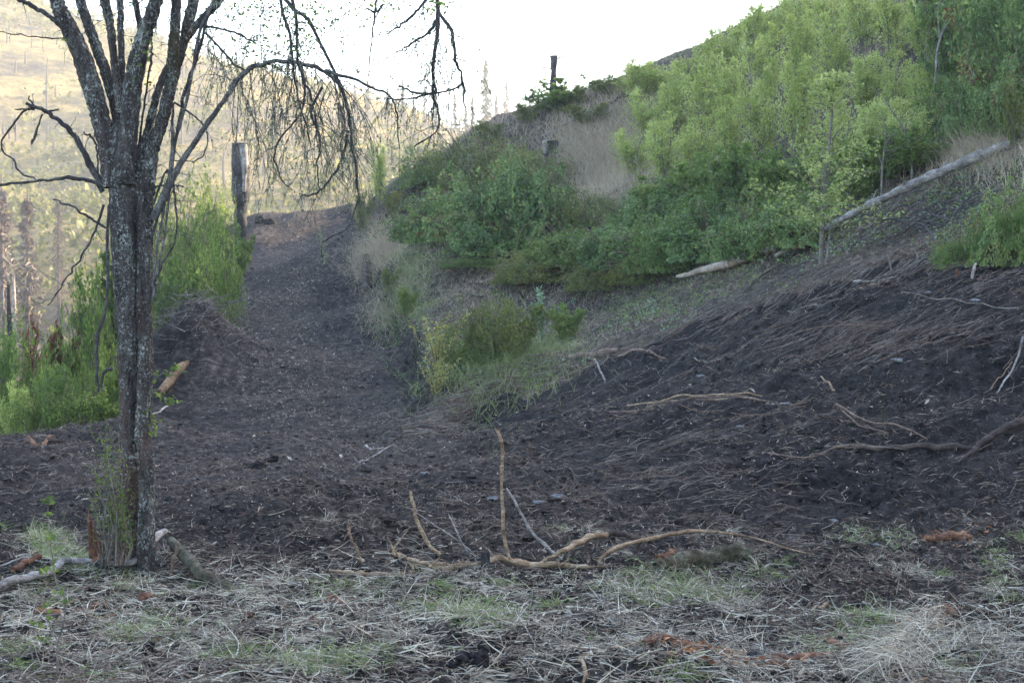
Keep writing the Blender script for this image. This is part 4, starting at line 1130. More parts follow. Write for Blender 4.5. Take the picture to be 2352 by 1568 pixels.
# upright green shoots at the foot of the trunk
b = hit1(262, 1292); root = empty('basal_shoots', b, label='clump of thin green leafy shoots at the left foot of the big tree', cat='plant')
gl = Geo(); nst = 26
for i in range(nst):
    x = TR.uniform(228, 300); top = TR.uniform(950, 1210) if x < 285 else TR.uniform(1100, 1220); g = Geo()
    dz = TR.uniform(-.1, .1); P = [at(262 + (x - 262) * .8, 1298, 9.62 + dz), at(x + TR.normal(-2, 9), 1290 - (1290 - top) * .35, 9.6 + dz), at(x + TR.normal(-5, 12), 1290 - (1290 - top) * .7, 9.6 + dz), at(x + TR.normal(-8, 18), top, 9.6 + dz)]
    SP, SR = smooth_path(P, [.0045, .0035, .0025, .001], 14); tube(g, SP, SR, 5, cap=False)
    g.link('shoot', M['redstem'] if i % 2 else M['stem'], root, base=b)
    m_ = 34; t = TR.uniform(0.3, 1, m_); C = np.stack([np.interp(t, np.linspace(0, 1, 14), SP[:, c]) for c in range(3)], 1) + TR.normal(0, .012, (m_, 3))
    leaves(gl, C, 0.024, orient(m_, .4, TR), asp=.45, rs=TR)
gl.link('leaves', M['bright'], root, base=b, kind='stuff', smooth=False)

# ------------------------------------------------------------ litter on the ground
def scatter(n, y0, y1, xf=0.40, seed=0, pw=1.0, accept=None):
    """random ground points between depths y0 and y1, thinning out with distance"""
    r = np.random.RandomState(seed); u = r.uniform(0, 1, n * 3)
    Y = y0 * (y1 / y0) ** (u ** pw); X = r.uniform(-xf, xf, n * 3) * (Y * 0.94 + 0.8)
    if accept is not None:
        k = accept(X, Y, r); X, Y = X[k], Y[k]
    X, Y = X[:n], Y[:n]
    return np.stack([X, Y, H(X, Y)], 1), r


def lie(n, r, xb=1.0, up=0.15):
    d = r.normal(size=(n, 3)) * [xb, 1.0, up]; d[:, 2] = np.abs(d[:, 2]) + 0.02
    return d / np.linalg.norm(d, axis=1)[:, None]


# grey flattened straw over the foreground
def fg(X, Y, r):
    m = fbm2(X * 0.9, Y * 0.6, 3, 40) + 0.5 * fbm2(X * 3, Y * 2, 2, 44)
    d = ss(11.2, 8.5, Y) * 0.55 + ss(15, 10.5, Y) * 0.16
    k = (Y < 12.5) & (r.uniform(0, 1, len(X)) < np.clip((d - .14 + m * 1.5) * ss(11.0, 9.4, Y), 0.012, 1))
    return k & (region(X, Y) == 0)
P, r = scatter(17000, 5.3, 13, 0.42, 1, 1.0, fg); n = len(P)
g = Geo(); d = lie(n, r, 1.3, 0.18); blades(g, P + [0, 0, 0.008], d, r.uniform(0.04, 0.20, n), r.uniform(0.0025, 0.0065, n), 0.15, seg=3, rs=r)
g.link('straw_litter', M['litter'], kind='stuff', smooth=False, label='grey flattened straw strewn over the foreground soil')
# standing bleached tufts and green grass patches in the foreground
GT = Geo(); ST = Geo(); r = np.random.RandomState(8)
def tuft(geo, px, py, wpx, n, L, lean=0.9, w=0.0048, dpy=14):
    q = hit(px + r.normal(0, wpx * .5, n), py + r.normal(0, dpy, n))
    d = r.normal(size=(n, 3)) * [lean, lean, 0]; d[:, 2] = r.uniform(0.25, 1.0, n); d /= np.linalg.norm(d, axis=1)[:, None]
    blades(geo, q, d, r.uniform(.4, 1, n) * L, w, 0.45, seg=3, rs=r)
for px, py, w, n, L in ((1090, 1420, 80, 800, .13), (1000, 1400, 130, 500, .10), (1150, 1430, 50, 300, .12), (1560, 1335, 110, 800, .11), (1650, 1345, 110, 600, .10), (1450, 1345, 120, 500, .1), (130, 1250, 70, 900, .13), (100, 1235, 40, 500, .16), (185, 1280, 60, 500, .10), (290, 1310, 60, 300, .09), (560, 1520, 120, 300, .14), (740, 1525, 160, 500, .13),
                         (2000, 1390, 110, 500, .12), (2080, 1430, 110, 400, .10), (1960, 1430, 90, 300, .1), (870, 1340, 60, 150, .07), (1300, 1290, 50, 60, .06), (2055, 1235, 60, 200, .08), (1960, 1230, 60, 200, .08), (2290, 1290, 40, 150, .12), (100, 1330, 120, 300, .08), (330, 1460, 120, 400, .1), (30, 1500, 90, 300, .1), (1880, 1470, 60, 160, .1), (2180, 1500, 120, 300, .1), (540, 1350, 60, 160, .07), (760, 1360, 120, 250, .08), (2300, 1350, 60, 160, .1)):
    tuft(GT, px, py, w * .8, int(n * 1.25), L); tuft(ST, px, py, w * 1.25, int(n * .7), L * 1.2)
GT.link('green_grass', M['straw_g'], kind='stuff', smooth=False, label='patches of pale green grass in the foreground straw')
for px, py, w, n, L in ((2200, 1440, 90, 500, .22), (2120, 1500, 90, 500, .22), (2280, 1420, 80, 300, .2), (2330, 1500, 60, 300, .2), (1300, 1330, 300, 700, .1), (500, 1400, 300, 900, .12), (800, 1450, 200, 500, .12), (1800, 1500, 300, 900, .14), (1500, 1420, 300, 600, .1), (300, 1380, 150, 400, .12), (60, 1420, 120, 400, .14), (200, 1500, 200, 600, .14), (1350, 1500, 200, 500, .12), (420, 1320, 60, 200, .1), (950, 1320, 100, 200, .08)):
    tuft(ST, px, py, w, n, L, 1.5, dpy=22)
ST.link('dry_grass_tufts', M['litter'], kind='stuff', smooth=False, label='bleached dry grass tufts in the foreground')

# heap of long straw falling towards the camera at lower right
q0 = hit1(2120, 1440); n = 900; r = np.random.RandomState(18); t = r.uniform(0, 1, n)
px = 2150 - 110 * t + r.normal(0, 30, n); py = 1400 + 150 * t + r.normal(0, 10, n)
B = hit(px, py) + np.stack([0 * t, 0 * t, 0.10 * np.exp(-((px - (2150 - 110 * t)) / 40) ** 2)], 1)
g = Geo(); d = np.stack([-0.5 + r.normal(0, .3, n), -0.8 + r.normal(0, .3, n), r.uniform(0, .35, n)], 1); d /= np.linalg.norm(d, axis=1)[:, None]
blades(g, B, d, r.uniform(.15, .4, n), .0045, .3, rs=r)
g.link('straw_heap', M['litter'], smooth=False, base=q0, label='heap of long bleached straw sweeping down to the lower right corner', cat='straw heap', kind='stuff')

# twigs and dead stems over all the bare soil
def tw(X, Y, r):
    R = region(X, Y)
    m = fbm2(X * 0.7, Y * 0.5, 3, 60)
    p = np.where(R == 0, .30 + .4 * m, np.where(R == 2, .12 + .6 * m, np.where(R == 1, .07 + .1 * m, np.where(R == 3, 0.45, 0.5))))
    near3 = (R != 3) | (H(X, Y, False) * 0 + (Y < 36) == 1)
    return (r.uniform(0, 1, len(X)) < np.clip(p, .02, 1)) & near3
P, r = scatter(13000, 5.5, 60, 0.42, 3, 1.25, tw); n = len(P)
R_ = region(P[:, 0], P[:, 1]); sl = R_ == 2; tr = R_ == 1
L = r.uniform(.04, .24, n) * np.where(sl, 1.5, 1.0)
a = np.where(sl, r.normal(0.15, .6, n), np.where(tr, r.normal(0, .35, n), r.uniform(-1.5, 1.5, n)))
S = np.array([0, .5, 1.0])
X = P[:, :1] + (np.cos(a) * L)[:, None] * S + r.normal(0, .008, (n, 3)); Yy = P[:, 1:2] + (np.sin(a) * L)[:, None] * S + r.normal(0, .008, (n, 3))
rr = r.uniform(.0013, .0042, n) * np.sqrt(np.maximum(P[:, 1], 8) / 9)
Z = H(X, Yy) + rr[:, None] * 1.5 + r.uniform(0, .03, (n, 1)) + np.abs(r.normal(0, .012, (n, 3)))
A3 = np.stack([X, Yy, Z], 2); RR = rr[:, None] * np.array([1, .9, .5])
M['litter_stick'] = wood_mat('dead_stick', (0.04, 0.032, 0.028), (0.13, 0.108, 0.092), (0.30, 0.26, 0.225), 22)
h_ = int(n * .62)
for sel, mt, nm, lb in ((slice(0, h_), 'litter_stick', 'twig_litter', 'thin dead brown twigs strewn over the soil'), (slice(h_, n), 'redstem', 'cane_litter', 'reddish brown cut canes strewn over the soil')):
    G2_ = Geo(); tubes_many(G2_, A3[sel], RR[sel], 3); G2_.link(nm, M[mt], kind='stuff', label=lb)

# wood flakes
M['orangechip'] = leaf_mat('orange_chips', [(0.0, (0.12, 0.04, 0.02)), (0.6, (0.30, 0.12, 0.05)), (1.0, (0.50, 0.26, 0.13))], 0.0, 0.85)
M['flake'] = leaf_mat('wood_flakes', [(0.0, (0.05, 0.032, 0.025)), (0.35, (0.14, 0.10, 0.08)), (0.75, (0.32, 0.26, 0.21)), (1.0, (0.60, 0.53, 0.45))], 0.0, 0.85)
def fl(X, Y, r):
    R = region(X, Y); m = fbm2(X * 1.1, Y * 0.7, 3, 63)
    p = np.where(R == 0, .5 + .5 * m, np.where(R == 1, .45 + .4 * m, np.where(R == 2, .35 + .35 * m, .3)))
    return r.uniform(0, 1, len(X)) < np.clip(p, .02, 1)
P, r = scatter(42000, 5.5, 62, 0.42, 4, 1.1, fl); n = len(P)
g = Geo(); nr = orient(n, 1.2, r); s = r.uniform(.008, .034, n) * np.sqrt(P[:, 1] / 8) * (0.7 + 0.9 * (r.uniform(0, 1, n) > .93))
leaves(g, P + [0, 0, .006], s, nr, asp=.4, rs=r, fold=.1)
g.link('wood_flakes', M['flake'], kind='stuff', smooth=False, label='small torn wood flakes and leaf scraps on the soil')

# soil clods
def cd(X, Y, r):
    R = region(X, Y); m = fbm2(X * 0.8, Y * 0.6, 3, 66)
    p = np.where(R == 0, .45 + .5 * m, np.where(R == 1, .15 + .3 * m, np.where(R == 2, .45 + .6 * m, 0)))
    return r.uniform(0, 1, len(X)) < np.clip(p, .0, 1)
P, r = scatter(11000, 5.5, 50, 0.42, 5, 1.1, cd); n = len(P)
# cube-sphere clods, 8 vertices, 6 quads
cb = np.array([(x, y, z) for x in (-1, 1) for y in (-1, 1) for z in (-1, 1)], float) * .6
fq = np.array([(0, 1, 3, 2), (4, 6, 7, 5), (0, 4, 5, 1), (2, 3, 7, 6), (0, 2, 6, 4), (1, 5, 7, 3)])
s = r.uniform(.006, .02, n) * (1 + 1.3 * (r.uniform(0, 1, n) > .95)) * np.sqrt(P[:, 1] / 8)
Vc = P[:, None] + (cb[None] * (1 + r.uniform(-.45, .45, (n, 8, 3)))) * s[:, None, None] * np.array([1.2, 1, .7])
g = Geo(); g.add(Vc.reshape(-1, 3), ((np.arange(n) * 8)[:, None, None] + fq[None]).reshape(-1, 4))
g.link('soil_clods', M['soil'], kind='stuff', smooth=False, label='crumbs and clods of dark soil')

# dry grass over the hillside, greener low growth between
def hg(X, Y, r):
    R = region(X, Y)
    return (R == 3) & (Y < 62) & (X > -6.5) & (r.uniform(0, 1, len(X)) < np.where(Y + X * 1.2 > 30, 1, .32 + .8 * fbm2(X, Y, 2, 99)))
P, r = scatter(52000, 15, 60, 0.40, 6, 0.62, hg); n = len(P)
wet = fbm2(P[:, 0] * .3, P[:, 1] * .3, 3, 68)
g = Geo(); gg = Geo()
isg = (wet + r.normal(0, .25, n) > 0.12)
for geo, k, L in ((g, ~isg, .45), (gg, isg, .28)):
    q = P[k]; m_ = len(q); low = ss(27, 38, q[:, 1] + q[:, 0] * 1.2)
    d = r.normal(size=(m_, 3)) * [.35, .35, 0]; d[:, 2] = 1; d /= np.linalg.norm(d, axis=1)[:, None]
    blades(geo, q, d, r.uniform(.4, 1, m_) * L * (.22 + .78 * low), .0055 * np.sqrt(q[:, 1] / 18), .35, seg=2, rs=r)
g.link('dry_hill_grass', M['straw'], kind='stuff', smooth=False, label='tall tan dry grass on the hillside')
gg.link('green_hill_grass', M['straw_g'], kind='stuff', smooth=False, label='short green growth between the dry grass')
# feathery dry grass at the top of the cut bank
g = Geo(); r = np.random.RandomState(19); m_ = 2600
q = hit(865 + r.normal(0, 28, m_), 640 - 60 * r.uniform(0, 1, m_) + r.normal(0, 20, m_)); d = r.normal(size=(m_, 3)) * [.5, .5, 0]; d[:, 2] = .8; d /= np.linalg.norm(d, axis=1)[:, None]
blades(g, q, d, r.uniform(.4, 1.1, m_), .008, .6, rs=r)
m_ = 1500; q = hit(905 + r.normal(0, 40, m_), 720 + r.normal(0, 30, m_)); d = r.normal(size=(m_, 3)) * [.5, .5, 0]; d[:, 2] = .8; d /= np.linalg.norm(d, axis=1)[:, None]
blades(g, q, d, r.uniform(.3, .6, m_), .006, .6, rs=r)
m_ = 1800; q = hit(1230 + r.normal(0, 90, m_), 800 + r.normal(0, 35, m_)); d = r.normal(size=(m_, 3)) * [.5, .5, 0]; d[:, 2] = .8; d /= np.linalg.norm(d, axis=1)[:, None]
blades(g, q, d, r.uniform(.15, .45, m_), .005, .6, rs=r)
g.link('bank_grass', M['straw'], kind='stuff', smooth=False, label='feathery pale dry grass along the cut bank')

# windrow of cut brush along the lower edge of the vegetation
r = np.random.RandomState(23); A = Geo(); B_ = Geo()
line = np.array([(990, 985), (1100, 925), (1250, 870), (1400, 825), (1560, 770), (1720, 715), (1900, 650), (2100, 615), (2340, 570)], float)
n = 900; t = r.uniform(0, 1, n) ** 2.0 * (len(line) - 1)
lx = np.interp(t, np.arange(len(line)), line[:, 0]) + r.normal(0, 10, n); ly = np.interp(t, np.arange(len(line)), line[:, 1]) + r.normal(0, 11, n)
q = hit(lx, ly); L = r.uniform(.2, 1.1, n)
a = np.arctan2(.55, 1.0) + r.normal(0, .5, n) 
dx = np.cos(a) * L; dy = np.sin(a) * L * .9
S = np.array([-.5, -.17, .17, .5]); X = q[:, :1] + dx[:, None] * S; Y = q[:, 1:2] + dy[:, None] * S
Z = H(X, Y) + r.uniform(.0, .10, (n, 1)) + r.normal(0, .012, (n, 4)); ra = r.uniform(.0025, .009, n)
k = r.uniform(0, 1, n) < .68; P4 = np.stack([X, Y, Z], 2); R4 = ra[:, None] * np.array([1, .9, .7, .4])
tubes_many(A, P4[k], R4[k], 4); tubes_many(B_, P4[~k], R4[~k], 4)
A.link('cut_brush', M['litter_stick'], kind='stuff', label='windrow of thin grey brown brush along the foot of the hillside')
B_.link('cut_brush', M['redstem'], kind='stuff', label='reddish canes in the windrow at the foot of the hillside')

# debris heap left of the track: torn roots, stems and dry grass
r = np.random.RandomState(29); n = 620
q = hit(430 + r.normal(0, 62, n), 740 + r.normal(0, 38, n)); a = r.uniform(0, 6.28, n); L = r.uniform(.15, .9, n)
e = q + np.stack([np.cos(a) * L, np.sin(a) * L * .6, np.abs(r.normal(0, .35, n)) * L], 1); mid_ = (q + e) / 2 + r.normal(0, .04, (n, 3)) + [0, 0, .05]
q[:, 2] += r.uniform(0, .3, n); g = Geo(); tubes_many(g, np.stack([q, mid_, e], 1), r.uniform(.003, .011, n)[:, None] * np.array([1, .8, .4]), 4)
g.link('root_debris', M['litter_stick'], kind='stuff', label='heap of torn roots and stems left of the track')
g = Geo(); n = 2600; q = hit(480 + r.normal(0, 50, n), 700 + r.normal(0, 40, n)); d = r.normal(size=(n, 3)) * [.7, .7, 0]; d[:, 2] = .6; d /= np.linalg.norm(d, axis=1)[:, None]
blades(g, q, d, r.uniform(.15, .5, n), .007, .7, rs=r)
g.link('debris_grass', M['litter'], kind='stuff', smooth=False, label='matted dead grass on the debris heap')

# low weeds and fallen leaves over the cleared strip under the brambles
def lw(X, Y, r):
    m = fbm2(X * .9, Y * .7, 3, 91)
    return (region(X, Y) == 3) & (Y < 45) & (r.uniform(0, 1, len(X)) < np.clip(.15 + m * 1.3, 0, 1))
for nm, seed, cnt, mt, lb in (('low_weeds', 14, 9000, 'mid', 'low green weeds on the cleared strip under the brambles'), ('pale_weeds', 15, 5000, 'pale', 'pale grey green leaves low on the cleared strip'), ('fallen_leaves', 16, 7000, 'flake', 'dead brown leaves on the hillside floor')):
    P, r = scatter(cnt, 16, 45, .4, seed, .8, lw); n = len(P); k = 3; g = Geo()
    hgt = (0.02 if mt == 'flake' else .16) * r.uniform(.1, 1, n)
    C = P[:, None] + r.normal(0, .05, (n, k, 3)) * [1, 1, .2]; C[:, :, 2] += hgt[:, None] * np.array([.3, .7, 1.0])
    leaves(g, C.reshape(-1, 3), .05, orient(n * k, .5, r), asp=.6, rs=r); g.link(nm, M[mt], kind='stuff', smooth=False, label=lb)

# lush grass clump under the olive shrubs in the middle of the bank
g = Geo(); r = np.random.RandomState(77); n = 4200; px = 1150 + r.normal(0, 80, n); py = 860 - (px - 1170) * .28 + r.normal(0, 34, n)
q = hit(px, py); d = r.normal(size=(n, 3)) * [.45, .45, 0]; d[:, 2] = .9; d /= np.linalg.norm(d, axis=1)[:, None]
blades(g, q, d, r.uniform(.15, .55, n), .008, .5, rs=r)
g.link('lush_grass', M['straw_g'], kind='stuff', smooth=False, label='lush green grass clump in the middle of the bank')
g = Geo(); n = 3500; px = 930 + r.normal(0, 40, n); py = 700 + r.normal(0, 60, n); q = hit(px, py); d = r.normal(size=(n, 3)) * [.6, .6, 0]; d[:, 2] = .8; d /= np.linalg.norm(d, axis=1)[:, None]
blades(g, q, d, r.uniform(.15, .55, n), .007, .7, rs=r)
n = 1100; px = r.uniform(1400, 1750, n); py = 690 - (px - 1400) * .12 + r.normal(0, 26, n); q = hit(px, py); d = r.normal(size=(n, 3)) * [.8, .8, 0]; d[:, 2] = .7; d /= np.linalg.norm(d, axis=1)[:, None]
blades(g, q, d, r.uniform(.1, .35, n), .006, .7, rs=r)
g.link('bank_green_grass', M['straw_g'], kind='stuff', smooth=False, label='green grass hanging over the cut bank and the foot of the brambles')

# fine fibres and splinters trodden into the soil
def fb(X, Y, r):
    R = region(X, Y); m = fbm2(X * 1.6, Y * 1.1, 3, 95)
    p = np.where(R == 0, .5 + .6 * m, np.where(R == 1, .45 + .6 * m, np.where(R == 2, .4 + .7 * m, .1)))
    return r.uniform(0, 1, len(X)) < np.clip(p, .02, 1)
P, r = scatter(44000, 5.8, 60, .41, 44, 1.0, fb); n = len(P); g = Geo()
a = np.where(region(P[:, 0], P[:, 1]) == 2, r.normal(.2, .7, n), r.uniform(-3, 3, n)); ax = np.stack([np.cos(a), np.sin(a), r.normal(0, .15, n)], 1)
leaves(g, P + [0, 0, .012], r.uniform(.02, .085, n) * np.sqrt(P[:, 1] / 9), orient(n, 1.0, r), asp=.11, rs=r, axis=ax, fold=.05)
g.link('fine_litter', M['flake'], kind='stuff', smooth=False, label='fine pale fibres and splinters trodden into the soil')
# flattened reddish dry stems on the upper right of the slope
r = np.random.RandomState(46); n = 600; G3_ = Geo(); G4_ = Geo()
px = 1980 + r.normal(0, 130, n); py = 800 - (px - 1980) * .06 + r.normal(0, 26, n); k2 = r.uniform(0, 1, n) < .3
px = np.where(k2, r.uniform(2000, 2352, n), px); py = np.where(k2, 660 + r.normal(0, 30, n), py)
q = hit(px, py); a = r.normal(.12, .45, n); L = r.uniform(.08, .45, n); S3 = np.array([0, .5, 1.0])
X = q[:, :1] + (np.cos(a) * L)[:, None] * S3; Yy = q[:, 1:2] + (np.sin(a) * L)[:, None] * S3 + r.normal(0, .01, (n, 3)); Z = H(X, Yy) + r.uniform(.005, .07, (n, 1)) + np.abs(r.normal(0, .015, (n, 3)))
P3 = np.stack([X, Yy, Z], 2); R3 = r.uniform(.002, .005, n)[:, None] * np.array([1, .9, .5]); h_ = n // 2
tubes_many(G3_, P3[:h_], R3[:h_], 3); tubes_many(G4_, P3[h_:], R3[h_:], 3)
G3_.link('dry_stems', M['redstem'], kind='stuff', label='flattened reddish dry stems on the upper right of the slope')
G4_.link('dry_stems', M['litter_stick'], kind='stuff', label='flattened grey dry stems on the upper right of the slope')
# crumbled orange wood fragments in the lower right foreground
r = np.random.RandomState(47); g = Geo(); n = 420; cx = r.choice([1570, 1640, 1700, 1800, 2130, 2190], n); cy = np.where(cx > 2000, np.where(cx > 2150, 1238, 1400), np.where(cx > 1750, 1500, 1500))
q = hit(cx + r.normal(0, 38, n), cy + r.normal(0, 11, n)) + [0, 0, .012]; ax = np.stack([np.cos(r.normal(0, .6, n)), r.normal(0, .5, n), r.normal(0, .2, n)], 1)
leaves(g, q, r.uniform(.015, .06, n), orient(n, .8, r), asp=.4, rs=r, axis=ax, fold=.2)
g.link('wood_fragments', M['orangechip'], kind='stuff', smooth=False, label='crumbled orange wood fragments in the lower right foreground')

# rooted tufts of matted dead grass
r = np.random.RandomState(52); g = Geo(); gg = Geo()
T, _ = scatter(210, 6.0, 12, .40, 53, 1.0, lambda X, Y, q: (region(X, Y) == 0) & (q.uniform(0, 1, len(X)) < np.clip(ss(10.6, 8.8, Y) + .03 + fbm2(X, Y, 2, 54), 0, 1)))
for i, c in enumerate(T):
    n = r.randint(50, 120); R_t = r.uniform(.02, .07); o = r.normal(0, R_t, (n, 3)) * [1, 1, 0]; lean = np.array([r.normal(0, .8), r.normal(0, .5), 0])
    d = o / R_t * .6 + r.normal(0, .35, (n, 3)) * [1, 1, .3] + lean; d[:, 2] = np.abs(r.normal(.35, .25, n)); d /= np.linalg.norm(d, axis=1)[:, None]
    b = c + o; b[:, 2] = H(b[:, 0], b[:, 1])
    blades(gg if r.uniform() < .28 else g, b, d, r.uniform(.4, 1, n) * r.uniform(.1, .26), .0042, .55, rs=r)
g.link('matted_tufts', M['litter'], kind='stuff', smooth=False, label='rooted tufts of matted dead grass in the foreground')
gg.link('fresh_tufts', M['straw_g'], kind='stuff', smooth=False, label='small rooted tufts of fresh pale green grass in the foreground')
# paler chips along the crown of the track, extra dry grass in the hillside opening
r = np.random.RandomState(56); n = 5200; t = r.uniform(0, 1, n); py = 500 + 460 * t ** .8; px = 690 - 30 * t + r.normal(0, 1, n) * (28 + 70 * t)
q = hit(px, py) + [0, 0, .012]; g = Geo(); leaves(g, q, r.uniform(.02, .07, n) * np.sqrt(q[:, 1] / 22), orient(n, 1, r), asp=.3, rs=r)
g.link('track_chips', M['flake'], kind='stuff', smooth=False, label='paler wood chips along the middle of the track')
g = Geo(); n = 13000; px = 1390 + r.normal(0, 80, n); py = 350 + r.normal(0, 85, n); q = hit(px, py); k = q[:, 1] < 62; q = q[k]; n = len(q); d = r.normal(size=(n, 3)) * [.35, .35, 0]; d[:, 2] = 1; d /= np.linalg.norm(d, axis=1)[:, None]
blades(g, q, d, r.uniform(.3, .8, n), .011, .4, seg=2, rs=r)
n = 5000; px = 2230 + r.normal(0, 70, n); py = 350 + r.normal(0, 30, n); q = hit(px, py); d = r.normal(size=(n, 3)) * [.35, .35, 0]; d[:, 2] = 1; d /= np.linalg.norm(d, axis=1)[:, None]
blades(g, q, d, r.uniform(.2, .6, n), .008, .4, seg=2, rs=r)
g.link('opening_grass', M['straw'], kind='stuff', smooth=False, label='dense tan dry grass in the hillside openings')

# ------------------------------------------------------------ logs, sticks, stumps, stones
M['peeled'] = wood_mat('peeled_orange_wood', (0.06, 0.036, 0.023), (0.23, 0.15, 0.092), (0.46, 0.345, 0.235), 30, (0.2, 1, 1), 0.8)
M['splitwood'] = wood_mat('split_wood', (0.03, 0.018, 0.012), (0.12, 0.07, 0.04), (0.36, 0.23, 0.13), 26, (0.5, 1, .3), 0.9)
M['greylog'] = wood_mat('weathered_log', (0.065, 0.055, 0.05), (0.21, 0.188, 0.175), (0.42, 0.39, 0.37), 22, (0.3, 0.6, 1), 0.8)
M['darklog'] = wood_mat('dark_wet_log', (0.018, 0.013, 0.012), (0.05, 0.036, 0.032), (0.12, 0.085, 0.07), 30, (0.4, 1, 1), 0.7)
M['rotten'] = wood_mat('rotten_red_wood', (0.03, 0.013, 0.009), (0.12, 0.052, 0.03), (0.32, 0.165, 0.095), 34, (0.6, 1, 1), 0.8)
M['mossy'] = wood_mat('mossy_bark', (0.02, 0.018, 0.01), (0.055, 0.045, 0.025), (0.16, 0.15, 0.11), 34, (1, 1, 1), 0.8)
M['stone'] = wood_mat('grey_stone', (0.05, 0.05, 0.055), (0.11, 0.11, 0.12), (0.19, 0.19, 0.20), 12, (1, 1, 1), 0.4)


def lift(P, R, h=None):
    """let ground-lying points rest on the ground"""
    P = np.array(P, float); P[:, 2] = H(P[:, 0], P[:, 1]) + R * 0.7 + (0 if h is None else np.asarray(h))
    return P


def gstick(name, L, mat, label, cat='stick', n=24, sides=7, group=None, bumpy=.18, h=None, parent=None, forks=(), kink=0.0):
    """stick or log lying on the ground through picture points (px, py, radius px)"""
    L = np.array(L, float); P = hit(L[:, 0], L[:, 1]); R = L[:, 2] * (.8 if L[:, 2].max() < 8 else 1) / F * P[:, 1]
    SP, SR = smooth_path(P, R, n)
    hh = None if h is None else np.interp(np.linspace(0, 1, n), np.linspace(0, 1, len(h)), h)
    SP = lift(SP, SR, hh)
    SP[:, 2] = np.convolve(np.pad(SP[:, 2], 2, mode='edge'), np.ones(5) / 5, 'valid')
    if kink: SP = SP + np.random.RandomState(int(L[0, 0])).normal(0, kink, SP.shape)
    b = SP[0] if parent is None else parent.location
    g = Geo(); tube(g, SP, SR, sides, disp=wood_disp(bumpy * float(R.mean()), 1.2 / max(float(R.mean()), .004), int(L[0, 0]) % 50, 1.0))
    return g.link(name, M[mat], parent, base=np.array(b), label=label, cat=cat, group=group)


def upstick(name, L, depth, mat, label, cat='stick', group=None, n=24, sides=7, bumpy=.15, parent=None):
    """stick standing off the ground: picture points (px, py, radius px) at a given depth"""
    P = np.array([at(a, b, depth + (q[0] if q else 0)) for a, b, c, *q in L]); R = np.array([l[2] for l in L]) * .8 / F * depth
    SP, SR = smooth_path(P, R, n); SP = SP + .6 * float(R.mean()) * np.stack([noise2(np.arange(n) * .5, np.full(n, L[0][0] * .7 + c_), 60) for c_ in range(3)], 1); SR = SR * (1 + .28 * noise2(np.arange(n) * .8, np.full(n, L[0][0] * .3), 61)); g = Geo(); tube(g, SP, SR, sides, disp=wood_disp(bumpy * float(R.mean()), 1.0 / max(float(R.mean()), .004), int(L[0][0]) % 50, 1.0))
    b = SP[0] if parent is None else parent.location
    return g.link(name, M[mat], parent, base=np.array(b), label=label, cat=cat, group=group)

# foreground peeled branch with its upright limbs
D0 = float(hit1(1115, 1305)[1])
root = empty('peeled_branch', hit1(1115, 1300), label='long peeled orange branch lying across the middle foreground with upright side limbs', cat='branch')
for nm, L in (('main_stem', [(905, 1272, 5), (960, 1286, 7), (1020, 1293, 8), (1090, 1298, 9), (1150, 1296, 11), (1215, 1292, 12), (1290, 1293, 9), (1350, 1302, 5), (1395, 1306, 3)]), ('side_limb', [(755, 1296, 6), (820, 1296, 7), (880, 1299, 6), (950, 1307, 4)]),
              ('side_limb', [(1000, 1285, 6), (1060, 1292, 7), (1100, 1297, 7)])):
    L = [(a, b, c) for a, b, c in L]
    P = hit([l[0] for l in L], [l[1] + 8 for l in L]); R = np.array([l[2] for l in L]) * .72 / F * D0
    SP, SR = smooth_path(P, R, 60); SP[:, 2] = np.interp(np.linspace(0, 1, 60), np.linspace(0, 1, len(P)), P[:, 2]) + SR * 1.1 + .018
    g = Geo(); tube(g, SP, SR, 16, disp=wood_disp(.011, 26, 5, 1.0)); g.link(nm, M['peeled'], root, base=np.array(root.location))
r = np.random.RandomState(61)
for k in range(11):
    px = r.uniform(930, 1370); q = hit1(px, 1302) + [0, 0, .03]; d = np.array([r.normal(), r.normal() * .4, r.uniform(.1, 1)]); d /= np.linalg.norm(d); L_ = r.uniform(.03, .12)
    g = Geo(); tube(g, np.array([q, q + d * L_ * .5 + r.normal(0, .004, 3), q + d * L_]), [.009, .006, .0025], 6); g.link('knot_stub', M['peeled' if k % 3 else 'darklog'], root, base=np.array(root.location))
for L, mt in (([(833, 1290, 4), (818, 1262, 4), (804, 1225, 3.5), (801, 1200, 2.5)], 'peeled'), ([(918, 1280, 3), (905, 1262, 3), (893, 1240, 2.5), (889, 1232, 2)], 'peeled'), ([(1012, 1273, 5), (985, 1250, 5.5), (960, 1200, 5), (950, 1160, 5), (944, 1128, 4)], 'peeled'), ([(1172, 1285, 5.5), (1160, 1245, 5), (1154, 1180, 5), (1152, 1100, 5), (1153, 1050, 5), (1152, 1010, 5.5), (1138, 985, 3)], 'peeled'),
              ([(1290, 1283, 4.5), (1262, 1260, 5), (1220, 1220, 5), (1195, 1175, 5), (1180, 1145, 4), (1163, 1120, 2)], 'greylog'), ([(1082, 1278, 2.5), (1060, 1245, 2.5), (1045, 1210, 2.5), (1030, 1180, 1.5)], 'greylog'), ([(1100, 1280, 2), (1050, 1240, 2), (990, 1200, 1.5), (940, 1165, 1)], 'greylog'), ([(895, 1275, 1.5), (915, 1245, 2), (943, 1208, 1.5)], 'peeled'), ([(1140, 1285, 2), (1120, 1262, 2), (1110, 1250, 1.5)], 'greylog')):
    upstick('upright_limb', L, D0, mt, None, None, parent=root)
root2 = empty('forked_branch', hit1(1240, 1290), label='peeled branch arching up to a black bark end beside the long orange branch', cat='branch')
upstick('peeled_stem', [(1245, 1288, 5), (1285, 1268, 7), (1320, 1248, 9, .1), (1360, 1232, 9, .2), (1395, 1226, 9, .3)], D0 - .02, 'peeled', None, None, parent=root2)
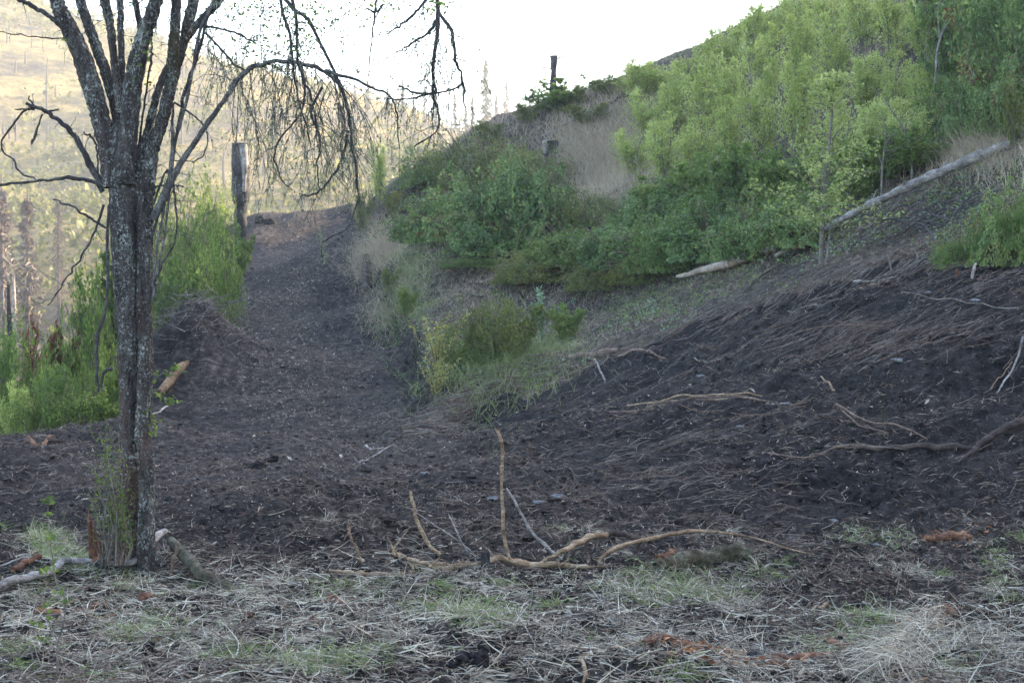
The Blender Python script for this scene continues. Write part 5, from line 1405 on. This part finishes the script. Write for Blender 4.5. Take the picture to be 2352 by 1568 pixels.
upstick('bark_end', [(1385, 1227, 10, .3), (1420, 1224, 9, .32), (1450, 1230, 10, .34), (1468, 1240, 8, .36), (1462, 1258, 5, .36)], D0 - .02, 'darklog', None, None, parent=root2)
upstick('curved_branch', [(1376, 1290, 5), (1385, 1276, 6), (1420, 1256, 6, .15), (1480, 1240, 6, .3), (1540, 1228, 6, .4), (1600, 1220, 5, .45), (1680, 1226, 4, .4), (1740, 1236, 3, .35), (1800, 1256, 2, .2), (1870, 1272, 1.5, .05)], D0 - .05, 'peeled', 'long curved peeled branch arching low across the right of the foreground', 'branch')
# charred stub in front of the orange branch
g = Geo(); b = hit1(1115, 1312); rr = 11 / F * b[1]
SP, SR = smooth_path([b - [0, 0, .03], b + [0, 0, .05], b + [0, 0, .095]], [rr * 1.05, rr, rr * .8], 12)
root = empty('stub', b, label='short charred stub with a splintered top standing before the orange branch', cat='stump')
tube(g, SP, SR, 12, disp=wood_disp(.006, 40, 2, .5)); g.link('stub_body', M['char'], root, base=b)
g = Geo()
for k in range(7):
    a = k * .9; q = b + [math.cos(a) * rr * .6, math.sin(a) * rr * .6, .085]; tube(g, np.array([q, q + [0, 0, .015], q + [.002, 0, .02 + .012 * (k % 3)]]), [.006, .004, .001], 4)
g.link('splintered_top', M['mossy'], root, base=b, kind='stuff')
gstick('bark_log', [(790, 1280, 6), (850, 1268, 7), (900, 1262, 7), (980, 1252, 6)], 'darklog', 'dark half buried branch behind the long orange branch', 'branch')
gstick('dark_stick', [(1175, 1228, 3), (1220, 1232, 4), (1270, 1240, 3)], 'darklog', 'short black stick lying behind the upright limbs')
# mossy rotten log at right of the foreground
gstick('mossy_log', [(1515, 1312, 14), (1560, 1304, 20), (1620, 1300, 20), (1680, 1298, 18), (1730, 1306, 11), (1745, 1312, 5)], 'mossy', 'short knobbly mossy log half sunk in the foreground straw', 'log', 50, 20, bumpy=.5)
gstick('rotten_wood', [(1510, 1300, 8), (1540, 1290, 8), (1580, 1288, 6)], 'rotten', 'broken piece of reddish rotten wood at the left end of the mossy log', 'wood chunk', 30, 12, bumpy=.5)
# fallen branches at the foot of the tree
gstick('fallen_branch', [(-20, 1346, 9), (40, 1336, 9), (110, 1322, 9), (150, 1298, 8), (200, 1290, 7), (260, 1290, 7), (310, 1290, 8), (345, 1276, 9), (380, 1258, 8)], 'greylog', 'long pale curved branch lying across the foot of the big tree', 'branch', 80, 12, h=[0, .03, .04, .05, .04, .04, .05, .10, .14])
gstick('mossy_branch', [(392, 1272, 11), (430, 1292, 13), (470, 1318, 13), (510, 1330, 12), (548, 1342, 10)], 'mossy', 'thick mossy branch lying on the ground right of the big tree', 'branch', 50, 14, bumpy=.3, h=[.10, .07, .03, .01, 0])
upstick('broken_branch', [(391, 1322, 4), (396, 1295, 5), (405, 1262, 5), (412, 1250, 3)], 9.4, 'redstem', 'short reddish stick leaning on the mossy branch', 'stick')
gstick('small_stick', [(385, 1262, 3), (420, 1264, 3), (450, 1262, 2)], 'darklog', 'dark forked stick on top of the branch pile at the tree foot', h=[.13, .13, .12])
gstick('small_stick', [(-10, 1306, 3), (60, 1295, 3), (110, 1298, 2)], 'greylog', 'thin grey stick at the left edge above the long pale branch', h=[.03, .05, .03])
gstick('rotten_log', [(30, 1315, 6), (60, 1300, 8), (90, 1290, 8)], 'rotten', 'short rotten stick left of the tree foot behind the pale branch', h=[.02, .03, .03])
gstick('dark_stick', [(200, 1340, 2), (240, 1352, 3), (275, 1356, 2)], 'darklog', 'dark stick in the straw below the pale curved branch')
gstick('wood_slab', [(262, 1335, 4), (290, 1322, 5), (310, 1310, 4)], 'peeled', 'pale flat splinter in the straw right of the dark stick')
for i, (L, lab) in enumerate([([(85, 1398, 12), (130, 1400, 13), (140, 1398, 8)], 'blunt dark rotten log end in the lower left straw'), ([(175, 1385, 8), (200, 1383, 13), (225, 1376, 8)], 'rotten red chunk right of the blunt log end in the lower left'), ([(215, 1360, 5), (232, 1372, 6), (245, 1384, 4)], 'slanting rotten splinter above the rotten red chunk'),
                              ([(322, 1374, 9), (340, 1368, 13), (355, 1370, 8)], 'round dark red bark piece under the pale curved branch'), ([(160, 1408, 3), (230, 1400, 4), (290, 1392, 3)], 'long thin reddish strip beneath the rotten chunks'), ([(745, 1388, 8), (775, 1390, 10), (800, 1400, 5)], 'dark knobbly root piece in the middle of the foreground straw'),
                              ([(562, 1420, 6), (580, 1418, 7)], 'small rounded brown chunk left of the knobbly root'), ([(250, 1500, 4), (265, 1497, 5)], 'small bright tan chunk at the lower left'), ([(1480, 1510, 9), (1520, 1500, 14), (1570, 1498, 14), (1610, 1506, 7)], 'broad reddish bark slab near the bottom right of centre'), ([(1650, 1500, 5), (1680, 1498, 8), (1710, 1490, 8)], 'bright orange wood block on the heap of orange fragments'),
                              ([(1775, 1512, 9), (1820, 1505, 12), (1870, 1492, 13), (1905, 1482, 7)], 'large cracked red brown wood chunk right of the black lump'), ([(1740, 1530, 8), (1780, 1522, 10), (1810, 1520, 5)], 'flat red slab below the large cracked chunk'), ([(1860, 1372, 5), (1885, 1366, 7), (1905, 1358, 4)], 'dull red bark strip beyond the straw at right'), ([(1900, 1458, 7), (1935, 1462, 9), (1955, 1456, 6)], 'dark hollow bark piece in the straw at right'),
                              ([(2080, 1398, 5), (2100, 1392, 7), (2115, 1400, 5)], 'orange brown splinter beside the straw heap'), ([(2130, 1385, 6), (2160, 1380, 8), (2200, 1392, 6)], 'dark red splinter on top of the straw heap'), ([(2060, 1305 + 90, 5), (2075, 1390, 6)], 'pinkish leaf-like chip left of the orange splinter'), ([(2055, 1545, 6), (2100, 1552, 7), (2130, 1548, 6)], 'bright tan block at the bottom edge right of centre'),
                              ([(2030, 1510, 5), (2055, 1514, 7), (2070, 1518, 4)], 'small orange chunk under the straw heap'), ([(2300, 1318 + 60, 3), (2340, 1372, 5)], 'orange splinter at the right picture edge'), ([(2150, 1468, 4), (2200, 1476, 6), (2230, 1480, 4)], 'long pinkish splinter in the lower right corner'), ([(1330, 1532, 5), (1345, 1550, 6), (1330, 1560, 4)], 'tan splinter near the bottom edge left of the bark slab'),
                              ([(640, 1450, 5), (700, 1446, 7), (760, 1440, 5)], 'half buried dark stick in the lower middle'), ([(2120, 1240, 9), (2180, 1235, 12), (2230, 1240, 6)], 'crumbling rust brown wood at the right beyond the bench')]):
    gstick('wood_chunk', L, 'rotten' if i not in (9, 17, 12, 16, 19, 21) else 'peeled', lab, 'wood chunk', 26, 10, 'broken wood pieces in the foreground straw', .45)
gstick('long_stick', [(1330, 1530, 4), (1400, 1518, 4), (1480, 1500, 4), (1590, 1490, 3)], 'peeled', 'long thin tan stick near the bottom right of centre')
gstick('long_stick', [(-10, 1395 + 20, 3), (80, 1400, 3), (160, 1390, 2)], 'redstem', 'thin brown stick crossing the lower left edge')
# black lumps of soil and root in the foreground
def lump(name, px, py, rpx, mat, label, cat, flat=.6, amp=.5, group=None, ax=(1, 1)):
    b = hit1(px, py); R = rpx / F * b[1]; n, m_ = 14, 20
    th = np.linspace(0.02, math.pi - .02, n)[:, None]; ph = np.arange(m_)[None] * 2 * math.pi / m_
    D = np.stack([np.sin(th) * np.cos(ph), np.sin(th) * np.sin(ph), np.cos(th) + 0 * ph], -1).reshape(-1, 3)
    V = D * (1 + amp * noise3(D * 1.6 + px, 3) + amp * .5 * noise3(D * 4.5 + px, 4))[:, None] * R * np.array([ax[0], ax[1], flat])
    i = np.arange(n - 1)[:, None] * m_; j = np.arange(m_)[None]; j2 = (j + 1) % m_
    g = Geo(); g.add(V + b + [0, 0, R * flat * .35], np.stack([i + j, i + m_ + j, i + m_ + j2, i + j2], -1))
    return g.link(name, M[mat], base=b, label=label, cat=cat, group=group)
lump('soil_lump', 1085, 1525, 36, 'slope', 'big dark clod of soil and roots at the bottom centre', 'soil clod', .6, .6)
lump('soil_lump', 1050, 1530, 20, 'slope', 'smaller clod against the left of the big dark clod', 'soil clod', .6, .6)
lump('soil_lump', 1735, 1500, 22, 'char', 'blackened lump of wood between the orange fragments', 'charred lump', .7, .4)
lump('soil_lump', 590, 1075, 22, 'slope', 'largest clod lying at the foot of the track', 'soil clod', .6, .6)
lump('soil_lump', 625, 1062, 14, 'slope', 'clod just right of the largest one at the track foot', 'soil clod', .6, .6)
lump('soil_lump', 560, 1068, 12, 'slope', 'small clod left of the largest one at the track foot', 'soil clod', .6, .6)
lump('soil_lump', 620, 512, 15, 'slope', 'dark pushed-up soil heap at the left of the track crest', 'soil heap', .7, .4)
lump('soil_lump', 600, 512, 14, 'slope', 'smaller soil heap left of the crest heap', 'soil heap', .7, .4)
lump('soil_lump', 700, 482, 16, 'rotten', 'pale brown root wad on the crest of the track', 'root wad', .7, .5)
for i, (px, py, rp, lab) in enumerate([(1280, 1137, 13, 'dark boulder standing proud on the lower slope'), (1240, 1160, 14, 'flat grey stone left of the dark boulder'), (1130, 1152, 12, 'grey stone at the foot of the slope near the upright sticks'), (1405, 1055, 11, 'grey stone in the middle of the scraped slope'), (1610, 870, 8, 'round stone just below the brush pile'),
                                   (2425 * 0 + 2130, 688, 7, 'pale stone at the upper right of the slope'), (2240, 965 * 0 + 705, 9, 'stone under the pale broken stick on the right'), (2060, 850, 10, 'grey stone beside the dry stems on the right'), (1700, 1040 * 0 + 975, 7, 'small stone right of the stick bundle'), (1820, 1215, 10, 'smooth stone low on the slope at right'), (1835 + 80, 1190, 8, 'small dark stone left of the green grass wisps'),
                                   (2130, 1265, 8, 'stone on the flat bench at right'), (2010, 1250, 7, 'small stone on the bench between grass wisps'), (2250, 690, 6, 'lilac grey stone at the right picture side'), (2180, 690, 5, 'small lilac stone left of the larger one'), (1640, 905, 5, 'tiny stone above the stick bundle'), (975, 1095, 9, 'stone at the lower left end of the slope'), (2220, 1040 * 0 + 1200, 9, 'rounded stone low at the far right')]):
    lump('stone', px, py, rp, 'stone', lab, 'stone', .5, .35, 'stones on the scraped slope', (1.3, 1))

# sticks and logs on the scraped slope and along its upper edge
S = 'slope stick'
for nm, L, mt, lab, cat, h in [
    ('bleached_log', [(1555, 636, 4), (1610, 630, 8), (1680, 618, 12), (1740, 600, 10), (1790, 588, 8), (1840, 575, 6)], 'pale_wood', 'bleached peeled log lying along the foot of the brambles', 'log', [.02, .05, .06, .06, .05, .03]),
    ('bark_log', [(1690, 612, 6), (1740, 592, 8), (1800, 580, 6)], 'darklog', 'dark bark-covered log resting behind the bleached log', 'log', [.12, .14, .12]),
    ('short_log', [(2050, 362, 7), (2090, 370, 7), (2140, 376, 6), (2190, 388, 4)], 'greylog', 'short grey log in the hollow above the long grey log', 'log', None),
    ('dark_log', [(1190, 662, 9), (1220, 650, 11), (1260, 640, 10), (1310, 622, 6)], 'rotten', 'dark red brown log lying on the cleared strip below the brambles', 'log', None),
    ('bark_strip', [(1060, 690, 3), (1120, 668, 4), (1180, 650, 4)], 'darklog', 'long dark bark strip left of the dark red log', 'branch', None),
    ('dark_branch', [(1035, 735, 4), (1075, 720, 5), (1110, 714, 3)], 'darklog', 'dark curved branch above the olive shrub', 'branch', None),
    ('cut_log', [(1305, 845, 7), (1340, 842, 8), (1385, 835, 9), (1420, 828, 5)], 'redstem', 'short thick reddish log on top of the brush pile', 'log', [.05, .06, .07, .06]),
    ('cut_branch', [(1250, 850, 4), (1280, 848, 5), (1320, 850, 4)], 'redstem', 'stubby branch left of the thick reddish log', 'branch', [.04, .04, .04]),
    ('cut_branch', [(1395, 820, 5), (1440, 808, 5), (1500, 790, 4)], 'darklog', 'dark branch continuing right of the thick reddish log', 'branch', [.08, .08, .05]),
    ('cut_branch', [(1420, 845, 4), (1460, 832, 4), (1530, 828, 3)], 'redstem', 'lower reddish branch at the right end of the brush pile', 'branch', [.05, .05, .03]),
    ('white_stick', [(1365, 852, 3), (1375, 866, 3), (1390, 874, 3)], 'greylog', 'pale broken stick hanging below the brush pile', 'stick', [.05, .03, .01]),
    ('dark_stick', [(1695, 690, 2), (1780, 640, 3), (1850, 590, 3), (1900, 560, 2)], 'darklog', 'long thin dark stick leaning from the brambles over the cleared strip', 'stick', [0, .05, .15, .25]),
    ('grey_pole', [(1960, 662, 3), (2020, 650, 4), (2080, 625, 5), (2130, 604, 5)], 'greylog', 'grey pole lying near the top edge of the slope', 'stick', None),
    ('grey_pole', [(1810, 718, 2), (1880, 712, 2.5), (1950, 700, 2)], 'litter_stick', 'thin pale pole left of the grey pole at the top of the slope', 'stick', None),
    ('red_pole', [(1955, 622, 3), (2050, 612, 3), (2150, 600, 3)], 'redstem', 'reddish cane across the top of the slope', 'stick', [.03, .05, .05]),
    ('tan_stick', [(1975, 712 - 40, 3), (2010, 665, 4), (2040, 660, 3)], 'peeled', 'tan broken stick beside the grey pole', 'stick', None),
    ('grey_stick', [(1595, 815, 2.5), (1640, 814, 3), (1690, 828, 3)], 'litter_stick', 'short curved grey stick on bare dark soil', 'stick', None),
    ('dark_root', [(1780, 645 + 280, 3), (1810, 928, 4), (1850, 922, 4)], 'darklog', 'short dark root on the slope right of the stick bundle', 'stick', None),
    ('grey_stick', [(1760, 915, 2), (1800, 918, 2.5), (1850, 920, 2)], 'greylog', 'thin pale stick above the dark root', 'stick', None),
    ('split_stick', [(1885, 860, 2), (1900, 872, 3.5), (1915, 890, 4)], 'peeled', 'tan split stick pointing down the middle slope', 'stick', None),
    ('forked_stick', [(1915, 935, 3.5), (1935, 955, 4), (2000, 978, 3), (2060, 995, 2.5), (2130, 1012, 2)], 'redstem', 'long forked stick slanting down towards the dark branch', 'stick', [.05, .05, .04, .03, .02]),
    ('forked_stick', [(1935, 958, 3), (1980, 985, 2.5), (2040, 1010, 2)], 'redstem', 'lower tine beside the long forked stick', 'stick', [.04, .03, .02]),
    ('dark_branch', [(1940, 1038, 3), (2020, 1030, 5), (2100, 1022, 7), (2180, 1018, 8), (2230, 1014, 4)], 'darklog', 'thick dark branch lying across the right slope', 'branch', None),
    ('pale_branch', [(1750, 1042, 3), (1850, 1038, 3.5), (1950, 1030, 4), (2060, 1024, 4)], 'redstem', 'long thin brown branch reaching left from the thick dark branch', 'branch', None),
    ('red_branch', [(2200, 1060, 3), (2270, 1020, 8), (2320, 1000, 9), (2360, 985, 9)], 'darklog', 'thick dark red branch rising at the right picture edge', 'branch', [.02, .04, .05, .05]),
    ('cane', [(1400, 965, 2), (1500, 940, 3), (1600, 928, 4), (1700, 916, 4), (1790, 912, 2)], 'redstem', 'lowest orange brown cane of the bundle in the middle of the slope', 'stick', None),
    ('cane', [(1440, 945, 2), (1540, 928, 3), (1640, 915, 3), (1750, 908, 2)], 'peeled', 'brightest tan cane of the bundle in the middle of the slope', 'stick', [.01, .03, .03, .02]),
    ('cane', [(1430, 958, 2), (1520, 945, 2), (1620, 925, 3), (1720, 912, 2)], 'redstem', 'middle reddish cane of the bundle in the middle of the slope', 'stick', [.01, .03, .03, .02]),
    ('cane', [(1345, 970, 1.5), (1450, 962, 2), (1560, 950, 2), (1700, 940, 1.5)], 'redstem', 'separate thin cane running below the bundle', 'stick', None),
    ('cane', [(1640, 958, 2), (1760, 940, 2), (1850, 930, 2)], 'redstem', 'thin cane lying right of and below the bundle', 'stick', None),
    ('cane', [(1760, 800, 2), (1880, 775, 2), (2000, 772, 2), (2120, 770, 1.5)], 'redstem', 'long pale cane over the dry stems on the upper slope', 'stick', [.02, .06, .06, .02]),
    ('cane', [(2070, 690, 1.5), (2150, 704, 2), (2250, 716, 2), (2340, 722, 1.5)], 'litter_stick', 'long thin pale stem near the upper right edge', 'stick', [.02, .04, .03, .02]),
    ('cane', [(2080, 810, 1.5), (2160, 800, 2), (2240, 778, 1.5)], 'redstem', 'thin stem crossing the slope under the dry stems', 'stick', None),
    ('pale_root', [(2290, 895, 2), (2310, 870, 3), (2335, 850, 3), (2350, 820, 4)], 'greylog', 'pale branching root at the right picture edge', 'root', [.02, .06, .1, .14]),
    ('pale_root', [(2275, 885, 2), (2300, 865, 2), (2325, 848, 2)], 'peeled', 'second thin root left of the pale branching root', 'root', [.02, .05, .08]),
    ('pale_stick', [(840, 1022, 4), (860, 1030, 4), (880, 1026, 3)], 'greylog', 'pale bone-like stick at the right foot of the track', 'stick', None),
    ('pale_stick', [(820, 1062, 2.5), (850, 1048, 2.5), (905, 1022, 2)], 'greylog', 'thin pale stick beside the bone-like one', 'stick', None),
    ('dark_branch', [(812, 1050, 4), (830, 1068, 5), (860, 1078, 4)], 'darklog', 'crooked dark branch at the foot of the track', 'branch', None),
    ('bank_branch', [(845, 700, 3), (870, 690, 3), (855, 730, 3)], 'greylog', 'curved pale branch on the lower cut bank', 'branch', None),
    ('bank_post', [(842, 625, 8), (840, 655, 9), (838, 680, 6)], 'darklog', 'grey rotten post face in the cut bank under the feathery grass', 'stump', [.3, .2, .05]),
    ('leaning_stick', [(370, 690, 5), (400, 660, 6), (430, 635, 7), (458, 610, 6)], 'darklog', 'dark stick leaning out of the debris heap towards the green bushes', 'branch', [.2, .35, .5, .65]),
    ('root', [(410, 730, 8), (435, 755, 9), (455, 780, 7)], 'greylog', 'thick grey root running down the debris heap', 'root', [.1, .1, .03]),
    ('root', [(430, 725, 5), (455, 750, 5), (470, 770, 4)], 'darklog', 'dark root beside the thick grey one', 'root', [.15, .12, .04]),
    ('broken_log', [(368, 912, 8), (390, 892, 11), (415, 872, 11), (432, 860, 5)], 'splitwood', 'split orange log standing out of the bank right of the trunk', 'log', [.04, .08, .12, .14]),
    ('pale_stick', [(345, 955, 2.5), (365, 945, 3), (385, 930, 3)], 'pale_wood', 'pale splinter below the split orange log', 'stick', None),
    ('edge_log', [(-10, 1000, 7), (60, 998, 7), (120, 1004, 5)], 'rotten', 'brown log along the left edge of the dozed ground', 'log', None),
    ('edge_log', [(30, 1016, 5), (80, 1018, 6), (150, 1014, 5)], 'darklog', 'dark log just below the brown one at the left edge', 'log', None),
    ('skyline_log', [(1360, 275, 4), (1420, 240, 5), (1480, 228, 4)], 'darklog', 'dark dead log lying on the grassy slope under the skyline', 'log', [.1, .2, .2]),
    ('skyline_branch', [(1240, 315, 2), (1320, 290, 3), (1400, 262, 2)], 'greylog', 'thin grey branch left of the dead skyline log', 'branch', [.1, .2, .2]),
    ('skyline_branch', [(1355, 290, 2), (1375, 270, 3), (1390, 268, 2)], 'pale_wood', 'bleached forked branch below the dead skyline log', 'branch', [.1, .2, .3])]:
    gstick(nm, L, mt, lab, cat, 40, 12 if max(l[2] for l in L) > 6 else 6, None, .22, h)
M['twigd'] = M['twig']
# dead branches over the long grey log (tangle)
r = np.random.RandomState(31)
for i in range(26):
    px = r.uniform(1930, 2230); py = 560 + (1930 - px) * .12 + r.normal(0, 22); L = r.uniform(60, 190); a = r.normal(.25, .25)
    gstick('dead_branch', [(px, py, 1.6), (px + L * .5, py - L * .5 * a - 5, 2.6), (px + L, py - L * a, 1.4)], 'twigd', 'thin dark dead branch in the tangle below the long grey log', 'branch', 12, 5, 'dead branches tangled below the long grey log', h=[.1, r.uniform(.15, .45), .1]) if 'twigd' in M else None
# the long straight log
A_ = hit1(1780, 612) + [0, 0, .08]; Z_ = hit1(2352, 350) + [0, 0, .16]; t = np.linspace(0, 1.06, 90)[:, None]; LP = A_ + (Z_ - A_) * t
LP[:, 2] += .10 * np.sin(t[:, 0] * 3.1); LP[:, 2] = np.maximum(LP[:, 2], np.convolve(np.pad(H(LP[:, 0], LP[:, 1]) + .02, 8, mode='edge'), np.ones(17) / 17, 'valid'))
LR = np.interp(t[:, 0], [0, .25, .7, 1.06], [.035, .055, .07, .075]); g = Geo(); tube(g, LP, LR, 20, disp=wood_disp(.02, 7, 4, 1.0))
root = empty('long_log', A_, label='long weathered grey log climbing straight to the right picture edge', cat='log'); g.link('log_body', M['greylog'], root, base=A_)
r = np.random.RandomState(71)
for k in range(7):
    q = LP[r.randint(8, 86)]; d = np.array([r.normal(), -abs(r.normal()), r.uniform(.3, 1)]); d /= np.linalg.norm(d); L_ = r.uniform(.15, .4)
    g = Geo(); tube(g, np.array([q, q + d * L_ * .5, q + d * L_]), [.018, .013, .005], 7, disp=wood_disp(.004, 30, k)); g.link('broken_limb', M['greylog'], root, base=A_)
# broken white stick at the upper right
upstick('white_stick', [(2232, 638, 4), (2236, 622, 5), (2240, 604, 3)], float(hit1(2232, 638)[1]), 'pale_wood', 'white broken stick standing up at the upper right of the slope', 'stick')
upstick('brown_stub', [(2200, 640, 5), (2200, 628, 6), (2198, 622, 5)], float(hit1(2200, 640)[1]), 'rotten', 'small brown stub left of the white broken stick', 'stump')

# reddish splintered stump left of the trunk
b = hit1(222, 1285); root = empty('splintered_stump', b, label='jagged red brown splintered stump at the left foot of the big tree', cat='stump')
for k, (px, top, w) in enumerate(((204, 1170, 6), (214, 1200, 9), (224, 1225, 9), (234, 1245, 8))):
    g = Geo(); P = np.array([at(px + 8, 1290, 9.75), at(px + 4, (1290 + top) / 2, 9.75), at(px, top, 9.75)]); SP, SR = smooth_path(P, np.array([w * 1.3, w, 1]) / F * 9.75, 14)
    tube(g, SP, SR, 8, disp=wood_disp(.006, 30, k, .4)); g.link('splinter', M['rotten'], root, base=b)

# charred pillar stump left of the crest
b = spot(553, 47.5); root = empty('burnt_stump', b, label='tall burnt stump like a pillar with scaly bark left of the track crest', cat='stump')
def pillar(nm, y0, y1, w0, w1, mat, sides=28, n=70, amp=.09, fx=0.0):
    P = np.array([at(553 + fx, y0, 47.5), at(552 + fx, (y0 + y1) / 2, 47.5), at(552 + fx, y1, 47.5)]); SP, SR = smooth_path(P, np.array([w0, (w0 + w1) / 2, w1]) / F * 47.5, n)
    g = Geo(); tube(g, SP, SR, sides, disp=lambda V, N_, R: amp * .45 * np.abs(noise3(V * np.array([9, 9, 3.2]), 8)) + amp * .2 * noise3(V * 14, 9)); return g.link(nm, M[mat], root, base=b)
M['pinebark'] = wood_mat('scaly_pine_bark', (0.008, 0.007, 0.008), (0.032, 0.028, 0.031), (0.10, 0.09, 0.098), 9, (1, 1, .4), 1.0)
pillar('charred_base', 560, 450, 12, 14, 'char')
o = pillar('bark_shell', 462, 330, 20, 18, 'pinebark')
g = Geo(); P = np.array([at(560, 440, 47.2), at(562, 380, 47.2), at(558, 333, 47.3)]); SP, SR = smooth_path(P, np.array([3, 7, 9]) / F * 47.3, 16); tube(g, SP, SR, 12, disp=wood_disp(.03, 6, 3, .4)); g.link('bare_wood', M['greylog'], root, base=b)

# broken snag on the skyline
b = hit1(1272, 245); d = b[1]; root = empty('broken_snag', b, label='broken dead trunk with short bare side branches standing on the skyline', cat='snag')
g = Geo(); P = np.array([at(1270, 300, d), at(1271, 200, d), at(1273, 128, d)]); SP, SR = smooth_path(P, np.array([9, 8.5, 8]) / F * d, 30); tube(g, SP, SR, 14, disp=wood_disp(.04, 5, 3, .4)); g.link('trunk', M['pinebark'], root, base=b)
for L in ([(1265, 145, 1.5), (1245, 144, 1), (1227, 142, .7)], [(1265, 158, 1.5), (1250, 156, 1.2), (1230, 157, .7)], [(1264, 168, 1.2), (1252, 168, .8)], [(1264, 186, 1.2), (1245, 182, 1), (1230, 178, .6)], [(1281, 136, 1.5), (1290, 131, 1.2), (1303, 129, .7)], [(1264, 132, 1.2), (1258, 122, 1), (1252, 113, .6)], [(1280, 173, 1.4), (1300, 172, 1), (1315, 173, .7)], [(1280, 180, 1.2), (1305, 182, .9), (1335, 194, .6)], [(1266, 192, 1.4), (1240, 198, 1), (1215, 205, .6)]):
    upstick('side_branch', [(a_, b_, c_ * 1.7) for a_, b_, c_ in L], d, 'greylog', None, None, parent=root, sides=5, n=10)

# charred stump with a pale top in the dry grass
b = hit1(1263, 360); d = b[1]; root = empty('charred_stump', b, label='charred black stump with a grey weathered top in the dry hillside grass', cat='stump')
g = Geo(); P = np.array([at(1265, 375, d), at(1264, 350, d), at(1262, 325, d)]); SP, SR = smooth_path(P, np.array([20, 16, 17]) / F * d, 24); tube(g, SP, SR, 22, disp=wood_disp(.05, 5, 6, .5)); g.link('charred_body', M['char'], root, base=b)
g = Geo(); P = np.array([at(1253, 352, d - .22), at(1252, 335, d - .22), at(1250, 323, d - .2)]); SP, SR = smooth_path(P, np.array([3, 6, 6]) / F * d, 12); tube(g, SP, SR, 10, disp=wood_disp(.02, 9, 2)); g.link('weathered_face', M['greylog'], root, base=b)

# rock outcrop at the top right, dead limbs over it
M['rock'] = wood_mat('tan_rock', (0.06, 0.05, 0.045), (0.17, 0.135, 0.11), (0.30, 0.24, 0.19), 1.8, (1, 1, 1.6), 0.9)
for px, py, rp, lab in ((2030, 30, 60, 'tan rock outcrop at the top of the thicket'), (2110, 20, 50, 'grey brown rock right of the tan outcrop'), (1500 + 560, 70, 35, 'lower ledge of the tan rock outcrop')):
    lump('rock_outcrop', px, py, rp, 'rock', lab, 'rock', .8, .5, 'rocks at the top of the thicket')
# grey bare sapling bending over at the top right
b = hit1(2150, 200); root = empty('bare_sapling', b, label='bare pale sapling bent over in front of the dark trees at the top right', cat='sapling')
d = b[1] - 3
b2 = at(2153, 140, d)
for nm, L in (('stem', [(2140, 240, 3), (2148, 170, 3), (2155, 110, 3.5), (2165, 75, 3.5), (2185, 40, 3), (2198, 0, 3), (2205, -40, 2.5)]), ('side_stem', [(2158, 95, 1.5), (2155, 50, 1.5), (2153, 20, 1.8), (2165, 8, 1.8), (2190, 8, 1.5)])):
    upstick(nm, L, d, 'greylog', None, None, parent=root, sides=6)

# foreground sapling at the lower left
b = hit1(135, 1565); root = empty('foreground_sapling', b, label='thin bare sapling with a few green leaves at the bottom left', cat='sapling'); d = 6.6; gl = Geo()
b = at(135, 1575, d); root.location = b
for nm, L in (('stem', [(132, 1580, 3.5), (132, 1520, 3.5), (133, 1480, 3.5), (146, 1430, 2.8), (150, 1380, 2.5), (130, 1340, 2), (122, 1290, 2), (115, 1235, 2), (110, 1160, 1.5)]), ('side_stem', [(136, 1475, 2), (120, 1450, 1.5), (112, 1425, 1)])):
    upstick(nm, L, d, 'stem', None, None, parent=root)
r = np.random.RandomState(41)
for px, py, k, s in ((108, 1150, 12, 8), (113, 1180, 4, 4), (118, 1230, 8, 10), (118, 1300, 10, 12), (108, 1310, 8, 8), (140, 1363, 6, 8), (105, 1390, 8, 8), (85, 1430, 8, 6), (110, 1420, 8, 14), (150, 1375, 6, 8), (100, 1465, 8, 12)):
    leaves(gl, np.array([at(px + r.normal(0, s), py + r.normal(0, s * .7), d + r.uniform(-.03, .03)) for _ in range(k)]), .026, orient(k, .3, r), asp=.6, rs=r)
gl.link('leaves', M['bright'], root, base=b, kind='stuff', smooth=False)
